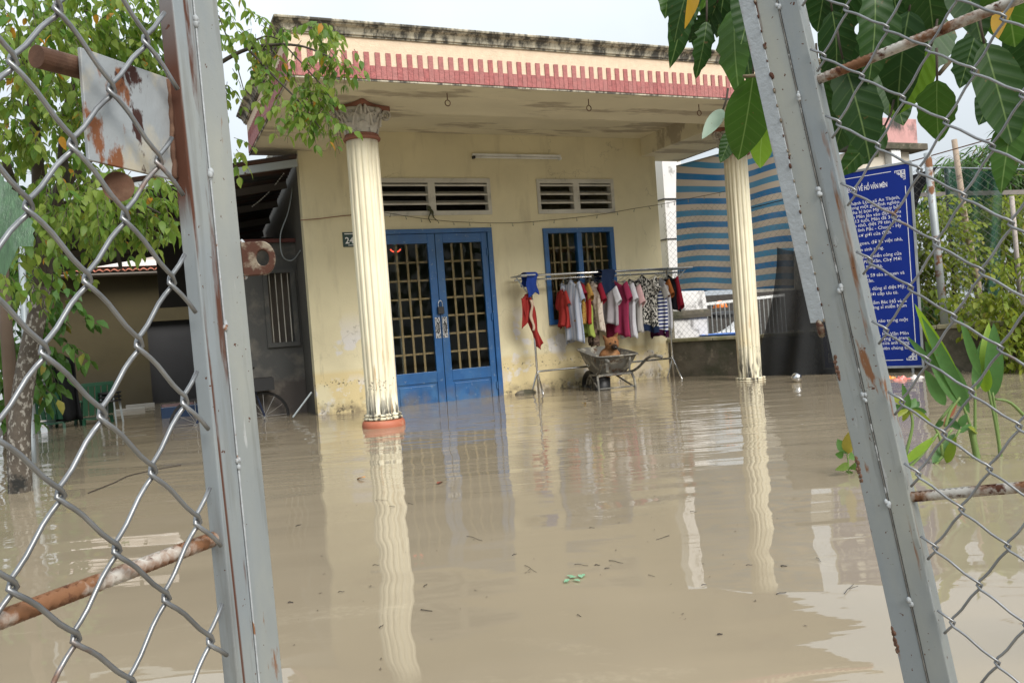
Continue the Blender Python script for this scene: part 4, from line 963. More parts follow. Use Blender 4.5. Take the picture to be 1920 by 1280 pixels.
# greenery far left and behind
lg = [leafmesh('leaf', .16, .08, M['leafG'], 3, .25, .3, seed=5), leafmesh('leaf', .13, .07, M['leafG'], 3, .25, .2, seed=6)]
ld = [leafmesh('leaf', .24, .11, M['leafD'], 3, .25, .3, seed=7), leafmesh('leaf', .2, .1, M['leafD'], 3, .25, .2, seed=8)]
def bush(label, base, clumps, ms, npart=0, group=None, **k):
    r_ = plant_of('bush', label, 'bush', base, clumps, ms, M['twig'], npart, group, **k)
    b = MB(); bz = V(base)
    for c, rad, n in clumps[:4]: b.tube([bz, bz.lerp(V(c), .5)+rv(.08), V(c)], [.04, .03, .012], 6)
    obj('stem', b, M['bark'], r_, smooth=True); return r_
bush('bright green bush behind the lichen covered trunk', onZ(10, 800), [(onY(5, 600, 10), (.8, .6, .8), 520), (onY(60, 690, 10.5), (.3, .4, .35), 150), (onY(-40, 720, 9.5), (.6, .5, .5), 220), (onY(20, 520, 10.5), (.6, .5, .5), 260)], lg, 40, per=4, spread=.09)
bush('dark tree mass filling the gap left of the lean-to posts', (-4.2, 18, 0), [((-5, 18, 1.2), (2.5, 1.2, 1.6), 1000), ((-4, 18.5, 3.2), (2.4, 1.2, 1.4), 900), ((-6.5, 17, 3), (2, 1.5, 2.5), 800)], ld, 0, per=4, spread=.16)
bush('dark broad crown rising behind the rear building', (-1.0, 21, 0), [((-1.5, 21, 4.0), (2.6, 1.2, 1.2), 900), ((.2, 21, 3.3), (1.3, 1, .8), 300), ((-3.4, 20, 4.6), (2.0, 1, 1.6), 800)], ld, 0, per=4, spread=.16)
# ------------------------------------------------------------ right side: boundary wall, fence, sign, neighbours
FD = V((.446, -.895, 0)).normalized(); FP = V((7.23, 10.61, 0)); FN = V((FD.y, -FD.x, 0))   # FN points to the camera side
if FN.dot(CAM-FP) < 0: FN = -FN
def fp(s, o=0.0, z=0.0): return FP+FD*s+FN*o+V((0, 0, z))
def fpx(px, py, o=0.0):
    q = onP(px, py, FP+FN*o, FN); return (q-FP).dot(FD), q.z
def slab(b, s0, s1, o0, o1, z0, z1):
    b.hexa([fp(s0, o0, z0), fp(s1, o0, z0), fp(s1, o1, z0), fp(s0, o1, z0), fp(s0, o0, z1), fp(s1, o0, z1), fp(s1, o1, z1), fp(s0, o1, z1)])
bw = thing('boundary_wall', 'low dark mossy concrete wall under the chain link fence on the right', 'wall', fp(0))
b = MB(); slab(b, .02, 9, -.14, 0, -.6, .52); obj('wall_body', b, M['conc'], bw, bev=.01)
for k in range(12):
    b = MB(); slab(b, .02+k*.75, .765+k*.75, -.16, .03, .522, .575+rnd.uniform(-.006, .006)); obj('coping_stone', b, M['coping'], bw, bev=.012)
fe = thing('chain_link_fence', 'old chain link fence on the low mossy wall with leaning grey post', 'fence', fp(0, -.06))
sg0, zt0 = fpx(1739, 290, -.06); sg1, zb0 = fpx(1768, 602, -.06)
b = MB(); b.tube([fp(sg1+.02, -.06, .5), fp(sg0, -.06, 2.70)], .045, 14); obj('post', b, pmat('galvanised_post', (.36, .39, .40), .55, .3, layers=(dict(c=RUSTL, s=6, lo=.55, hi=.62),)), fe, smooth=True)
b = MB(); w_, hz = .045, .045; n_ = int(9/w_); zt = lambda s: 2.52+.03*s
for k in range(n_):
    s0 = .05+k*w_; pts = []; rows = int((zt(s0)-.56)/hz)
    for i in range(rows+1):
        r_ = (i+k) % 2; pts.append(fp(s0+(w_ if r_ else 0), -.06+(.004 if i % 2 else -.004), .56+i*hz))
    b.tube(pts, .0019, 3, cap=False)
obj('wire_mesh', b, M['farwire'], fe, kind='stuff')
b = MB(); a_, c_ = fpx(1690, 308, -.05), fpx(1930, 240, -.05); b.tube([fp(a_[0], -.05, a_[1]), fp(c_[0], -.05, c_[1])], .007, 6); obj('top_wire', b, M['rust'], fe)
b = MB(); a_, c_ = fpx(1390, 395, -.05), fpx(1480, 372, -.05); b.tube([fp(a_[0], -.05, a_[1]), fp(c_[0], -.05, c_[1])], .006, 6); obj('top_wire', b, M['black'], fe)

# sign
s0_, s1_ = 2.36, fpx(1722, 500, .06)[0]; zb_, zt_ = fpx(1729, 689, .06)[1], fpx(1708, 301, .06)[1]
mS = frame(fp(s0_, .06, zb_), FD, (0, 0, 1), FD.cross(V((0, 0, 1))))
sn = thing('information_sign', 'tall dark blue sign board with white lettering about a local hero', 'sign', mat4=mS)
Wd, Ht = s1_-s0_, zt_-zb_
M['sblue'] = pmat('sign_blue', (.006, .026, .235), .55, var=.05, spec=.2)
M['swhite'] = pmat('sign_white', (.8, .8, .82), .5, var=.0)
b = MB(); b.box(.03, Wd-.03, .03, Ht-.03, -.012, .004); obj('board', b, M['sblue'], sn, local=True)
b = MB(); b.box(0, Wd, 0, .03, -.015, .012); b.box(0, Wd, Ht-.03, Ht, -.015, .012); b.box(0, .03, .03, Ht-.03, -.015, .012); b.box(Wd-.03, Wd, .03, Ht-.03, -.015, .012); obj('sign_frame', b, M['galv'], sn, local=True, bev=.003)
b = MB(); z_ = .0046
def rect(x0, x1, y0, y1): b.box(x0, x1, y0, y1, .004, .0052)
L_, R_, B_2, T_2 = .085, Wd-.085, .10, Ht-.10
rect(L_+.16, R_-.16, T_2, T_2+.008); rect(L_+.16, R_-.16, B_2, B_2+.008); rect(L_, L_+.008, B_2+.16, T_2-.2); rect(R_-.008, R_, B_2+.16, T_2-.2)
def key(cx, cy, fx, fy):
    def seg(x0, y0, x1, y1, t=.009):
        xa, xb = sorted((cx+fx*x0, cx+fx*x1)); ya, yb = sorted((cy+fy*y0, cy+fy*y1)); rect(xa-t/2, xb+t/2, ya-t/2, yb+t/2)
    for q in ((0, 0, -.04, 0), (-.04, 0, -.04, -.04), (-.04, -.04, 0, -.04), (0, -.04, 0, 0), (-.02, -.02, -.0, -.02), (-.05, 0, -.09, 0), (-.09, 0, -.09, -.04), (-.05, 0, -.05, -.04), (-.05, -.04, -.09, -.04), (-.07, -.02, -.07, -.04), (0, -.05, 0, -.09), (0, -.09, -.04, -.09), (-.04, -.05, -.04, -.09), (-.04, -.05, 0, -.05), (-.02, -.07, -.04, -.07), (-.09, 0, -.115, 0), (-.115, 0, -.115, -.02), (0, -.09, 0, -.115), (0, -.115, -.02, -.115), (-.05, -.05, -.05, -.075), (-.05, -.05, -.075, -.05)): seg(*q)
key(R_, T_2, 1, 1); key(R_, B_2, 1, -1); key(L_, T_2, -1, 1); key(L_, B_2, -1, -1)
obj('border_print', b, M['swhite'], sn, local=True)
def sl_(px, py): s, z = fpx(px, py, .066); return s-s0_, z-zb_
def sline(txt, pxr, pyr, size, align='RIGHT', bold=.0, span=None):
    x, y = sl_(pxr, pyr); me = textmesh(txt, size, align, bold, .0008); me.materials.append(M['swhite'])
    xs = [v_.co.x for v_ in me.vertices]; wd = max(xs)-min(xs); k = 1.0
    if span: k = span/wd
    o = inst('text_line', me, sn, mat4=MX.Translation((x, y-size*.34, .0046)) @ MX.Diagonal((k, 1, 1, 1))); return o
def px_(cx, cy): return 1540+cx/3.0476, 280+cy/3.0476
x, y = sl_(*px_(377, 200))
me = textmesh('TIỂU SỬ VỀ HỒ VĂN MÊN', .085, 'RIGHT', .0015, .0008); me.materials.append(M['swhite'])
xs = [v_.co.x for v_ in me.vertices]; xw = x-sl_(*px_(133, 258))[0]
inst('title_line', me, sn, mat4=MX.Translation((x, y-.03, .0046)) @ MX.Diagonal((xw/(max(xs)-min(xs)), 1, 1, 1)))
TX = [('sinh năm 1953 tại ấp Thạnh Lộc, xã An Thạnh,', 450, 272), ('yêu, tỉnh Sông Bé trong một gia đình nghèo.', 452, 297), ('mồ côi mẹ. Năm 10 tuổi cha bị bọn Mỹ Ngụy bắt', 452, 325), ('bị giết chết. Hồ Văn Mên lên vào đội thiếu', 455, 352), ('giặc. Đến năm 13 tuổi, Mên đã 3 năm', 455, 378), ('tham gia 7 trận đánh lớn nhỏ, diệt 79 tên địch', 455, 404), ('binh, sĩ quan Mỹ ngụy, lính Pắc - Chung - Hy', 457, 432), ('tên) cùng nhiều xe cơ giới của địch.', 403, 470),
      ('ra là đứa cháu ngoan, đỡ bà việc nhà,', 465, 510), ('cầu cau lấy tiền sinh sống.', 358, 560), ('mang dấu tích của chiến công của', 458, 592), ('lánh như Cua Cát, Phú Văn, Chợ Mới', 458, 622), ('giặc của tỉnh Sông Bé.', 352, 664), ('là trận diệt hơn 59 tên sĩ quan và', 475, 702), ('Phú Văn.', 303, 748), ('danh hiệu vẻ vang: dũng sĩ diệt Mỹ,', 481, 780), ('dũng sĩ diệt cơ giới cấp ưu tú.', 440, 815), ('ra miền Bắc thăm Bác Hồ và là', 487, 862), ('đoàn thiếu nhi dũng sĩ miền Nam', 488, 890), ('vết thương ở sọ não trong một', 495, 970), ('mắt.', 302, 1008), ('thành tích vẻ vang đó, Hồ Văn Mên', 500, 1048), ('hiệu Anh hùng lực lượng vũ trang', 502, 1074), ('chiến công đó của anh hùng', 503, 1100), ('thế hệ thiếu niên chúng ta.', 504, 1130)]
for t_, cx, cy in TX: sline(t_, *px_(cx, cy), .060)
b = MB(); mx_, my_ = sl_(1572, 357)
b.lathe([(.001, .004), (.055, .004), (.055, .0055), (.042, .0055), (.042, .0045), (.001, .0045)], 28, (mx_, my_, 0), cap=False); obj('emblem', b, M['swhite'], sn, local=True)
b = MB(); b.box(.12, .15, -.7, 0, -.045, -.018); b.box(Wd-.16, Wd-.13, -.7, 0, -.045, -.018); obj('stand', b, M['galv'], sn, local=True)

# black shade net on the fence, black cloth corner
M['net'] = pmat('black_shade_net', (.016, .017, .018), .8)
def net_mat(name, col, a):
    m, t, bb_ = _bs(name); bb_.inputs['Base Color'].default_value = (*col, 1); bb_.inputs['Roughness'].default_value = .8
    tr_ = t.nodes.new('ShaderNodeBsdfTransparent'); ms = t.nodes.new('ShaderNodeMixShader'); g = t.nodes.new('ShaderNodeNewGeometry').outputs['Position']
    f_ = _map(t, _noise(t, g, 3, (1, 1, .4), 4), .3, .7, a-.12, a+.1); t.links.new(f_, ms.inputs[0])
    t.links.new(tr_.outputs[0], ms.inputs[1]); t.links.new(bb_.outputs[0], ms.inputs[2]); t.links.new(ms.outputs[0], t.nodes['Material Output'].inputs[0]); return m
M['netb'] = net_mat('black_shade_net_open', (.010, .011, .012), .90); M['netg'] = net_mat('green_bird_net', (.012, .075, .05), .62)
tl, bl, br, tr2 = fpx(1476, 462, .03), fpx(1432, 702, .06), fpx(1600, 702, .08), fpx(1560, 455, .03)
def quadcloth(c00, c10, c01, c11, o, nu=16, nv=14, amp=.02, fr=9, sd_=0):
    def f(u, v_):
        s = (c01[0]*(1-u)+c11[0]*u)*(1-v_)+(c00[0]*(1-u)+c10[0]*u)*v_; z = (c01[1]*(1-u)+c11[1]*u)*(1-v_)+(c00[1]*(1-u)+c10[1]*u)*v_
        return fp(s, o+amp*math.sin(u*fr+v_*2+sd_)+amp*.5*math.sin(u*fr*2.3+v_*5), z)
    b = MB(); b.grid(f, nu, nv); return b
def netf(u, v_):
    sl0 = tl[0]-.12+(bl[0]-.05-tl[0]+.02)*v_**1.7; sr0 = tr2[0]+.2+.25*v_; s = sl0+(sr0-sl0)*u; zt0 = tl[1]-.10*math.sin(math.pi*min(1, u*1.6))*.8
    fold = math.sin(u*15+v_*2.2)+.6*math.sin(u*27-v_*3)
    return fp(s, .09+.045*fold*(.3+.7*v_)+.12*v_*(1-u), zt0+(-.06-zt0)*v_)
nb_ = MB(); nb_.grid(netf, 46, 30)
tag(obj('shade_net', nb_, M['netb'], smooth=True), 'black shade net hung over the low wall behind the right column', 'net')
c1, c2, c3, c4 = fpx(1712, 330, -.10), fpx(1757, 318, -.10), fpx(1715, 400, -.10), fpx(1730, 345, -.10)
tag(obj('black_cloth', quadcloth(fpx(1714, 402, -.1), fpx(1731, 350, -.1), fpx(1708, 330, -.1), fpx(1759, 312, -.1), -.1, amp=.012), M['net'], smooth=True), 'ragged black cloth tied between the sign and the leaning fence post', 'cloth')
b = MB(); sA = fpx(1716, 470, -.12); 
# striped tarpaulin behind the fence
def tarpmat():
    m, t, bb_ = _bs('striped_tarpaulin'); at_ = t.nodes.new('ShaderNodeAttribute'); at_.attribute_name = 'stripe'
    v_ = at_.outputs['Fac']; g = t.nodes.new('ShaderNodeNewGeometry').outputs['Position']
    s1 = _map(t, _math(t, 'FRACT', v_), .50, .52); s2 = _map(t, _math(t, 'FRACT', _math(t, 'MULTIPLY', v_, .5)), .49, .51)
    bl_ = _mix(t, s2, (.06, .24, .40), (.018, .16, .36)); c = _mix(t, s1, (.55, .46, .36), bl_)
    c = _mix(t, _map(t, _noise(t, g, 3, (1, 1, .5), 6), .35, .7, 0, .2), c, (.35, .36, .36)); t.links.new(c, bb_.inputs['Base Color']); bb_.inputs['Roughness'].default_value = .6
    tl_ = t.nodes.new('ShaderNodeBsdfTranslucent'); t.links.new(c, tl_.inputs[0]); ms = t.nodes.new('ShaderNodeMixShader'); ms.inputs[0].default_value = .3
    t.links.new(bb_.outputs[0], ms.inputs[1]); t.links.new(tl_.outputs[0], ms.inputs[2]); t.links.new(ms.outputs[0], t.nodes['Material Output'].inputs[0]); return m
o_t = -.22
TL, TR = fpx(1268, 312, o_t), fpx(1490, 250, o_t); BL, BR = fpx(1272, 546, o_t), fpx(1490, 540, o_t)
b = quadcloth(BL, BR, TL, TR, o_t, 40, 60, .025, 7)
to = obj('striped_tarpaulin', b, tarpmat(), smooth=True)
a_ = to.data.attributes.new('stripe', 'FLOAT', 'POINT')
vals = []
for j in range(61):
    for i in range(41): 
        u, v_ = i/40, j/60
        vals.append((v_-.045+.06*(1-u)**3*(1-v_)**2*2.2)*12.2+.12*math.sin(u*9))
a_.data.foreach_set('value', vals)
tag(to, 'blue and beige striped tarpaulin hung behind the chain link fence', 'tarpaulin')
b = MB(); b.tube([fp(TL[0], o_t, TL[1]), fp(TR[0]+.3, o_t, TR[1]+.02)], .012, 6); tag(obj('tarp_pole', b, M['pipe']), 'thin pole along the top edge of the striped tarpaulin', 'pole')
# neighbour's gate pillar and railing
pc = onY(1257, 450, 12.3); ga = thing('gate_pillar', 'white plastered gate pillar with a flared foot behind the fence corner', 'pillar', (pc.x, 12.3, 0))
M['pill'] = pmat('white_pillar_plaster', (.72, .70, .68), .85, var=.05, layers=(dict(c=(.14, .13, .12), s=5, lo=.55, hi=.68, z=(1.0, 1.6)), dict(c=(.25, .24, .22), s=4, lo=.58, hi=.66, amt=.7)))
b = MB()
def sq(b, x, y, prof):
    o = len(b.v)
    for h, z in prof: b.v += [(x-h, y-h, z), (x+h, y-h, z), (x+h, y+h, z), (x-h, y+h, z)]
    n_ = len(prof)
    for i in range(n_-1):
        for k in range(4): b.f.append((o+i*4+k, o+i*4+(k+1) % 4, o+(i+1)*4+(k+1) % 4, o+(i+1)*4+k))
    b.f.append((o+(n_-1)*4, o+(n_-1)*4+1, o+(n_-1)*4+2, o+(n_-1)*4+3))
sq(b, pc.x, 12.3, [(.22, 1.75), (.21, 2.2), (.20, 2.7), (.20, 3.7)]); obj('shaft', b, M['pill'], ga, bev=.006)
b = MB(); sq(b, pc.x+.06, 12.3, [(.36, 1.0), (.355, 1.15), (.34, 1.3), (.30, 1.42), (.26, 1.5), (.235, 1.6), (.225, 1.745)]); obj('flared_foot', b, M['pill'], ga)
b = MB(); sq(b, pc.x+.06, 12.3, [(.40, .86), (.41, .92), (.40, .98), (.36, .997)]); obj('moulding', b, M['conc'], ga)
b = MB(); sq(b, pc.x+.06, 12.3, [(.35, -.3), (.35, .857)]); obj('pedestal', b, M['pill'], ga)
for zz in (2.25, 2.95):
    b = MB(); b.box(pc.x-.225, pc.x+.225, 12.3-.225, 12.3+.225, zz, zz+.02); obj('dark_joint', b, M['black'], ga)
ra = thing('railing_gate', 'light grey steel railing gate with upright bars behind the right column', 'gate', (9.2, 12.4, 0))
r0 = onY(1299, 573, 12.4); r1 = onY(1470, 553, 12.4)
b = MB(); b.bar(r0, r1, .05, .05); obj('top_rail', b, M['white'], ra); b = MB(); b.bar((r0.x, 12.4, .22), (r1.x, 12.4, .20), .05, .05); obj('bottom_rail', b, M['white'], ra)
nb = 22
for i in range(nb):
    p = r0.lerp(r1, i/(nb-1)); b = MB(); b.tube([(p.x, 12.4, .22), (p.x, 12.4, p.z-.02)], .012 if i else .03, 6); obj('bar', b, M['galv'] if i else M['white'], ra)
# scooter behind the railing
scx = onY(1345, 590, 13.3); sco = thing('scooter', 'white and black motor scooter parked behind the railing gate', 'scooter', (scx.x, 13.3, 0))
q = V((scx.x, 13.3, 0)); mw = pmat('white_fairing', (.75, .77, .78), .2); 
for dx_ in (-.62, .62):
    b = MB(); b.tube([q+V((dx_+.25*math.cos(a), 0, .28+.25*math.sin(a))) for a in [2*math.pi*i/24 for i in range(24)]], .06, 8, closed=True); wv = obj('wheel', b, M['black'], sco, smooth=True)
    b = MB(); b.tube([q+V((dx_, -.04, .28)), q+V((dx_, .04, .28))], .14, 14); obj('hub', b, M['chrome'], wv)
b = MB(); b.grid(lambda u, v_: q+V((-.45+1.15*u, (v_-.5)*.34, .55+.42*u**1.6-.12*math.sin(math.pi*u)-.25*(abs(v_-.5)*2)**2)), 16, 8); o = obj('rear_cowl', b, mw, sco, smooth=True); o.modifiers.new('s', 'SOLIDIFY').thickness = .02
b = MB(); b.sphere(q+V((.15, 0, .86)), .18, 14, 8, (2.4, .75, .42)); obj('seat', b, M['black'], sco, smooth=True)
b = MB(); b.grid(lambda u, v_: q+V((-.62-.18*math.sin(math.pi*v_*.8)+.2*v_, (u-.5)*.42*(1-.35*v_), .35+.85*v_)), 10, 10); o = obj('leg_shield', b, mw, sco, smooth=True); o.modifiers.new('s', 'SOLIDIFY').thickness = .02
b = MB(); b.sphere(q+V((-.60, 0, 1.27)), .15, 14, 8, (1, 1.3, .85)); obj('headlight_cowl', b, mw, sco, smooth=True)
b = MB(); b.sphere(q+V((-.72, -.02, 1.27)), .09, 12, 8, (.6, 1.2, 1)); obj('headlight', b, M['chrome'], sco, smooth=True)
b = MB(); b.tube([q+V((-.45, -.34, 1.36)), q+V((-.52, 0, 1.33)), q+V((-.45, .34, 1.36))], .016, 8); obj('handlebar', b, M['black'], sco)
for sg in (-1, 1):
    b = MB(); b.tube([q+V((-.48, sg*.24, 1.35)), q+V((-.50, sg*.30, 1.52))], .008, 6); b.sphere(q+V((-.50, sg*.31, 1.56)), .06, 10, 6, (.4, 1, .8)); obj('mirror', b, M['black'], sco, smooth=True)
hp = onY(1350, 571, 13.0); b = MB(); b.lathe([(.135*math.cos(a), .13*math.sin(a)) for a in [i*math.pi/2/8 for i in range(8)]]+[(.004, .13)], 20, hp-V((0, 0, .05))); b.lathe([(.15, -.01), (.15, .0), (.13, .005)], 20, hp-V((0, 0, .05)))
tag(obj('helmet', b, pmat('orange_helmet', (.75, .20, .02), .3), smooth=True), 'bright orange round helmet behind the railing bars', 'helmet')
bp = onY(1352, 630, 11.6); b = MB(); b.lathe([(.22, -.2), (.36, .04), (.38, .045), (.36, .03), (.2, -.17)], 28, (bp.x, 11.6, bp.z)); tag(obj('basin', b, pmat('bright_blue_plastic', (.07, .18, .55), .35), smooth=True), 'bright blue plastic basin standing just behind the low wall', 'basin')
b = MB(); b.box(bp.x-.5, bp.x+.5, 11.4, 11.9, -.3, bp.z-.201); tag(obj('bench', b, M['conc']), 'low concrete bench carrying the blue basin', 'bench')
sb = sheet('neighbour_yard', M['mud'], 8.2, 40, 11.2, 40, .05)
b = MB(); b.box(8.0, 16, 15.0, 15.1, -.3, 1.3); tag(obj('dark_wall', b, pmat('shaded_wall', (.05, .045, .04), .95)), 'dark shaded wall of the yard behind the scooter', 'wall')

# pink neighbour house
pk = thing('pink_house', 'pale house with a stained pink parapet beyond the fence', 'house', (16, 14.4, 0))
M['pink'] = pmat('stained_pink_plaster', (.55, .30, .28), .9, var=.08, layers=(dict(c=(.06, .055, .05), s=2.2, st=(1, 1, .5), lo=.5, hi=.62, z2=(4.9, 4.6)), dict(c=(.2, .15, .14), s=4, lo=.56, hi=.68, amt=.6)))
A0, A1 = onY(1560, 215, 14.0), onY(1712, 214, 14.0)
zt_p, zb_p = onY(1690, 222, 14).z, onY(1690, 270, 14).z
b = MB(); b.box(14.9, A1.x+.1, 14.0, 14.3, zb_p, zt_p); obj('parapet', b, M['pink'], pk, bev=.02)
b = MB(); b.box(14.8, A1.x+.25, 13.85, 14.35, zb_p-.16, zb_p-.003); obj('roof_edge', b, M['conc'], pk, bev=.02)
b = MB(); b.box(15.0, A1.x-.1, 14.1, 18, -.2, zb_p-.163); obj('wall', b, pmat('pale_cream_wall', (.62, .56, .46), .9), pk)
b = MB(); b.box(A1.x-.9, A1.x-.6, 13.9, 14.098, -.2, zb_p-.163); obj('pilaster', b, M['white'], pk, bev=.01)
b = MB(); b.box(A1.x-1.7, A1.x-1.1, 14.05, 14.098, zb_p-1.5, zb_p-.6); wd_ = obj('window', b, pmat('dark_window', (.04, .045, .05), .2), pk)

# right bank: soil, bamboo, green net, posts, plants
bank = MB(); bank.grid(lambda u, v_: fp(-.5+11*u, -.16-14*v_, .30+.35*v_+.06*math.sin(u*17+v_*9)), 20, 12); o = obj('earth_bank', bank, pmat('dark_soil', (.055, .045, .03), .95)); o['kind'] = 'structure'
bpz = [fpx(1789, 262, -1.0), fpx(1812, 430, -1.0), fpx(1832, 520, -1.0)]
b = MB(); b.tube([fp(x_, -1.0, z_) for x_, z_ in bpz]+[fp(bpz[2][0]+.02, -1.0, .2)], [.035, .04, .042, .045], 10); bo = tag(obj('bamboo_pole', b, pmat('dry_bamboo', (.34, .26, .19), .7, var=.2, layers=(dict(c=(.16, .11, .08), s=5, st=(1, 1, 4), lo=.6, hi=.7),)), smooth=True), 'dry brown bamboo pole leaning in front of the green net', 'pole')
def far(px, py, o): s, z = fpx(px, py, o); return fp(s, o, z)
g00, g10, g01, g11 = fpx(1800, 545, -1.6), fpx(1872, 560, -1.6), fpx(1770, 316, -1.6), fpx(1880, 322, -1.6)
tag(obj('green_net', quadcloth(g00, g10, g01, g11, -1.6, 24, 14, .06, 16), M['netg'], smooth=True), 'dark green bird net hanging from a wire beyond the fence', 'net')
for px, s in ((1782, 'left'), (1905, 'right')):
    a_, c_ = far(px-8, 316 if s == 'left' else 368, -1.7), far(px+8, 560, -1.7); b = MB(); b.tube([a_, c_], .03, 8)
    tag(obj('net_post', b, M['black'] if s == 'left' else M['pinkg'], smooth=True), 'dark post holding the left edge of the green net' if s == 'left' else 'pale square post under the horizontal rail right of the green net', 'post')
b = MB(); b.bar(far(1700, 366, -1.9), far(1930, 360, -1.9), .05, .06); tag(obj('pale_rail', b, M['pinkg']), 'pale horizontal rail crossing behind the green net', 'rail')
b = MB(); b.tube([far(1740, 314, -1.75), far(1930, 318, -1.75)], .012, 6); tag(obj('net_wire', b, M['pipe']), 'thin pale wire carrying the green net', 'wire')
ll = [leafmesh('leaf', .10, .055, M['leafL'], 4, .25, .25, seed=11), leafmesh('leaf', .085, .05, M['leafL'], 4, .2, .3, seed=12)]
lm = [leafmesh('leaf', .15, .052, M['leafL'], 3, .2, .3, seed=13), leafmesh('leaf', .13, .056, M['leafG'], 3, .2, .2, seed=14)]
def fc(px, py, o, r_, n): return (far(px, py, o), r_, int(n*3.4))
plant_of('shrub', 'lime green shrub with oval leaves spilling over the wall at the right edge', 'shrub', far(1890, 690, -.15), [fc(1900, 560, .25, (.30, .35, .18), 60), fc(1870, 610, .25, (.25, .3, .15), 46), fc(1905, 660, .3, (.22, .3, .22), 60), fc(1830, 560, .1, (.25, .25, .10), 40), fc(1925, 610, .3, (.2, .3, .4), 60), fc(1890, 500, .2, (.3, .3, .1), 34)], ll, M['twig'], 150, per=5, spread=.07, droop=.6)
plant_of('shrub', 'loose green shrub with small leaves behind the leaning fence post', 'shrub', far(1760, 600, -.6), [fc(1770, 430, -.7, (.35, .35, .55), 240), fc(1740, 520, -.6, (.25, .3, .35), 110), fc(1800, 500, -.8, (.35, .35, .35), 120), fc(1725, 440, -.5, (.12, .2, .5), 60), fc(1850, 570, -.7, (.4, .3, .16), 80), fc(1790, 575, -.5, (.3, .3, .10), 60)], ll, M['twig'], 120, per=5, spread=.07, droop=.5, size=(.6, .95))
plant_of('hedge', 'clipped bright green hedge behind the pale rail at the right edge', 'hedge', far(1890, 560, -2.6), [fc(1900, 430, -2.6, (.6, .5, .55), 420), fc(1870, 500, -2.4, (.5, .4, .35), 220), fc(1830, 400, -3.2, (.6, .5, .4), 160)], lm, M['twig'], 40, per=4, spread=.06, size=(.7, 1.0))
plant_of('tree', 'feathery green tree top behind the green net near the fence', 'tree', far(1880, 560, -4.5), [fc(1850, 325, -4.5, (.9, .7, .35), 300), fc(1910, 310, -4.5, (.7, .6, .6), 300), fc(1800, 350, -4.2, (.7, .6, .35), 180), fc(1900, 380, -4.0, (.6, .6, .4), 160)], [leafmesh('leaf', .26, .035, M['leafG'], 3, .2, .5, seed=21)], M['twig'], 0, per=6, spread=.10, droop=.3)
plant_of('shrub', 'dark leafy shrub low behind the wall left of the leaning post', 'shrub', far(1725, 600, -.3), [fc(1728, 570, -.35, (.16, .3, .3), 90), fc(1735, 470, -.5, (.14, .3, .3), 60)], lm, M['twig'], 40, per=4, spread=.06)
# ------------------------------------------------------------ clothes rack with washing
YR = 10.28
rk = thing('clothes_rack', 'stainless clothes drying rack standing in water along the house wall', 'clothes rack', (6, YR, 0))
xa, xb = onY(1000, 600, YR).x, onY(1256, 600, YR).x; zr = 1.62
b = MB(); b.tube([(xa-.2, YR-.05, zr), (xb+.35, YR-.05, zr)], .017, 10); obj('top_rail', b, M['chrome'], rk, smooth=True)
b = MB(); b.tube([(xa-.2, YR+.09, zr-.05), (xb+.35, YR+.09, zr-.05)], .013, 10); obj('top_rail', b, M['chrome'], rk, smooth=True)
b = MB(); b.tube([(xa, YR, .30), (xb, YR, .30)], .014, 8); obj('lower_rail', b, M['chrome'], rk, smooth=True)
for sx, x in ((-1, xa), (1, xb)):
    b = MB(); b.tube([(x, YR, -.3), (x, YR, zr)], .015, 10); obj('post', b, M['chrome'], rk, smooth=True)
    for dy in (-.22, .24):
        b = MB(); b.tube([(x, YR, .30), (x+sx*.02, YR+dy, -.08), (x+sx*.02, YR+dy*1.1, -.3)], .013, 8); obj('foot', b, M['chrome'], rk, smooth=True)
    ex = x+sx*(.2 if sx < 0 else .35)
    b = MB(); b.tube([(x, YR, zr-.32), (ex, YR+.02, zr-.02)], .009, 6); obj('brace', b, M['galv'], rk)
    b = MB(); b.tube([(ex, YR-.16, zr), (ex, YR+.2, zr), (x, YR+.2, zr), (x, YR-.16, zr)], .010, 6, closed=True)
    for k in range(1, 5): xx = x+(ex-x)*k/5; b.tube([(xx, YR-.16, zr), (xx, YR+.2, zr)], .006, 5)
    obj('end_shelf', b, M['galv'], rk)
PXM = .0076
def hanger(x, rot, label, grp=None, dz=0.0):
    h = thing('hanger', label, 'hanger', (x, YR, zr), grp); h.rotation_euler = (0, 0, rot)
    b = MB(); pts = [V((.012*math.cos(a), 0, .012*math.sin(a)+.01)) for a in [math.pi*(1.1-.28*i) for i in range(5)]]+[V((0, 0, -.03)), V((0, 0, -.07))]
    b.tube(pts, .0028, 5); obj('hook', b, M['galv'], h, local=True)
    b = MB(); b.tube([(-.2, 0, -.15), (0, 0, -.07), (.2, 0, -.15)], .0035, 5, closed=True); obj('shoulders', b, M['galv'], h, local=True)
    return h
rack_g = 'clothes hanging on the drying rack'
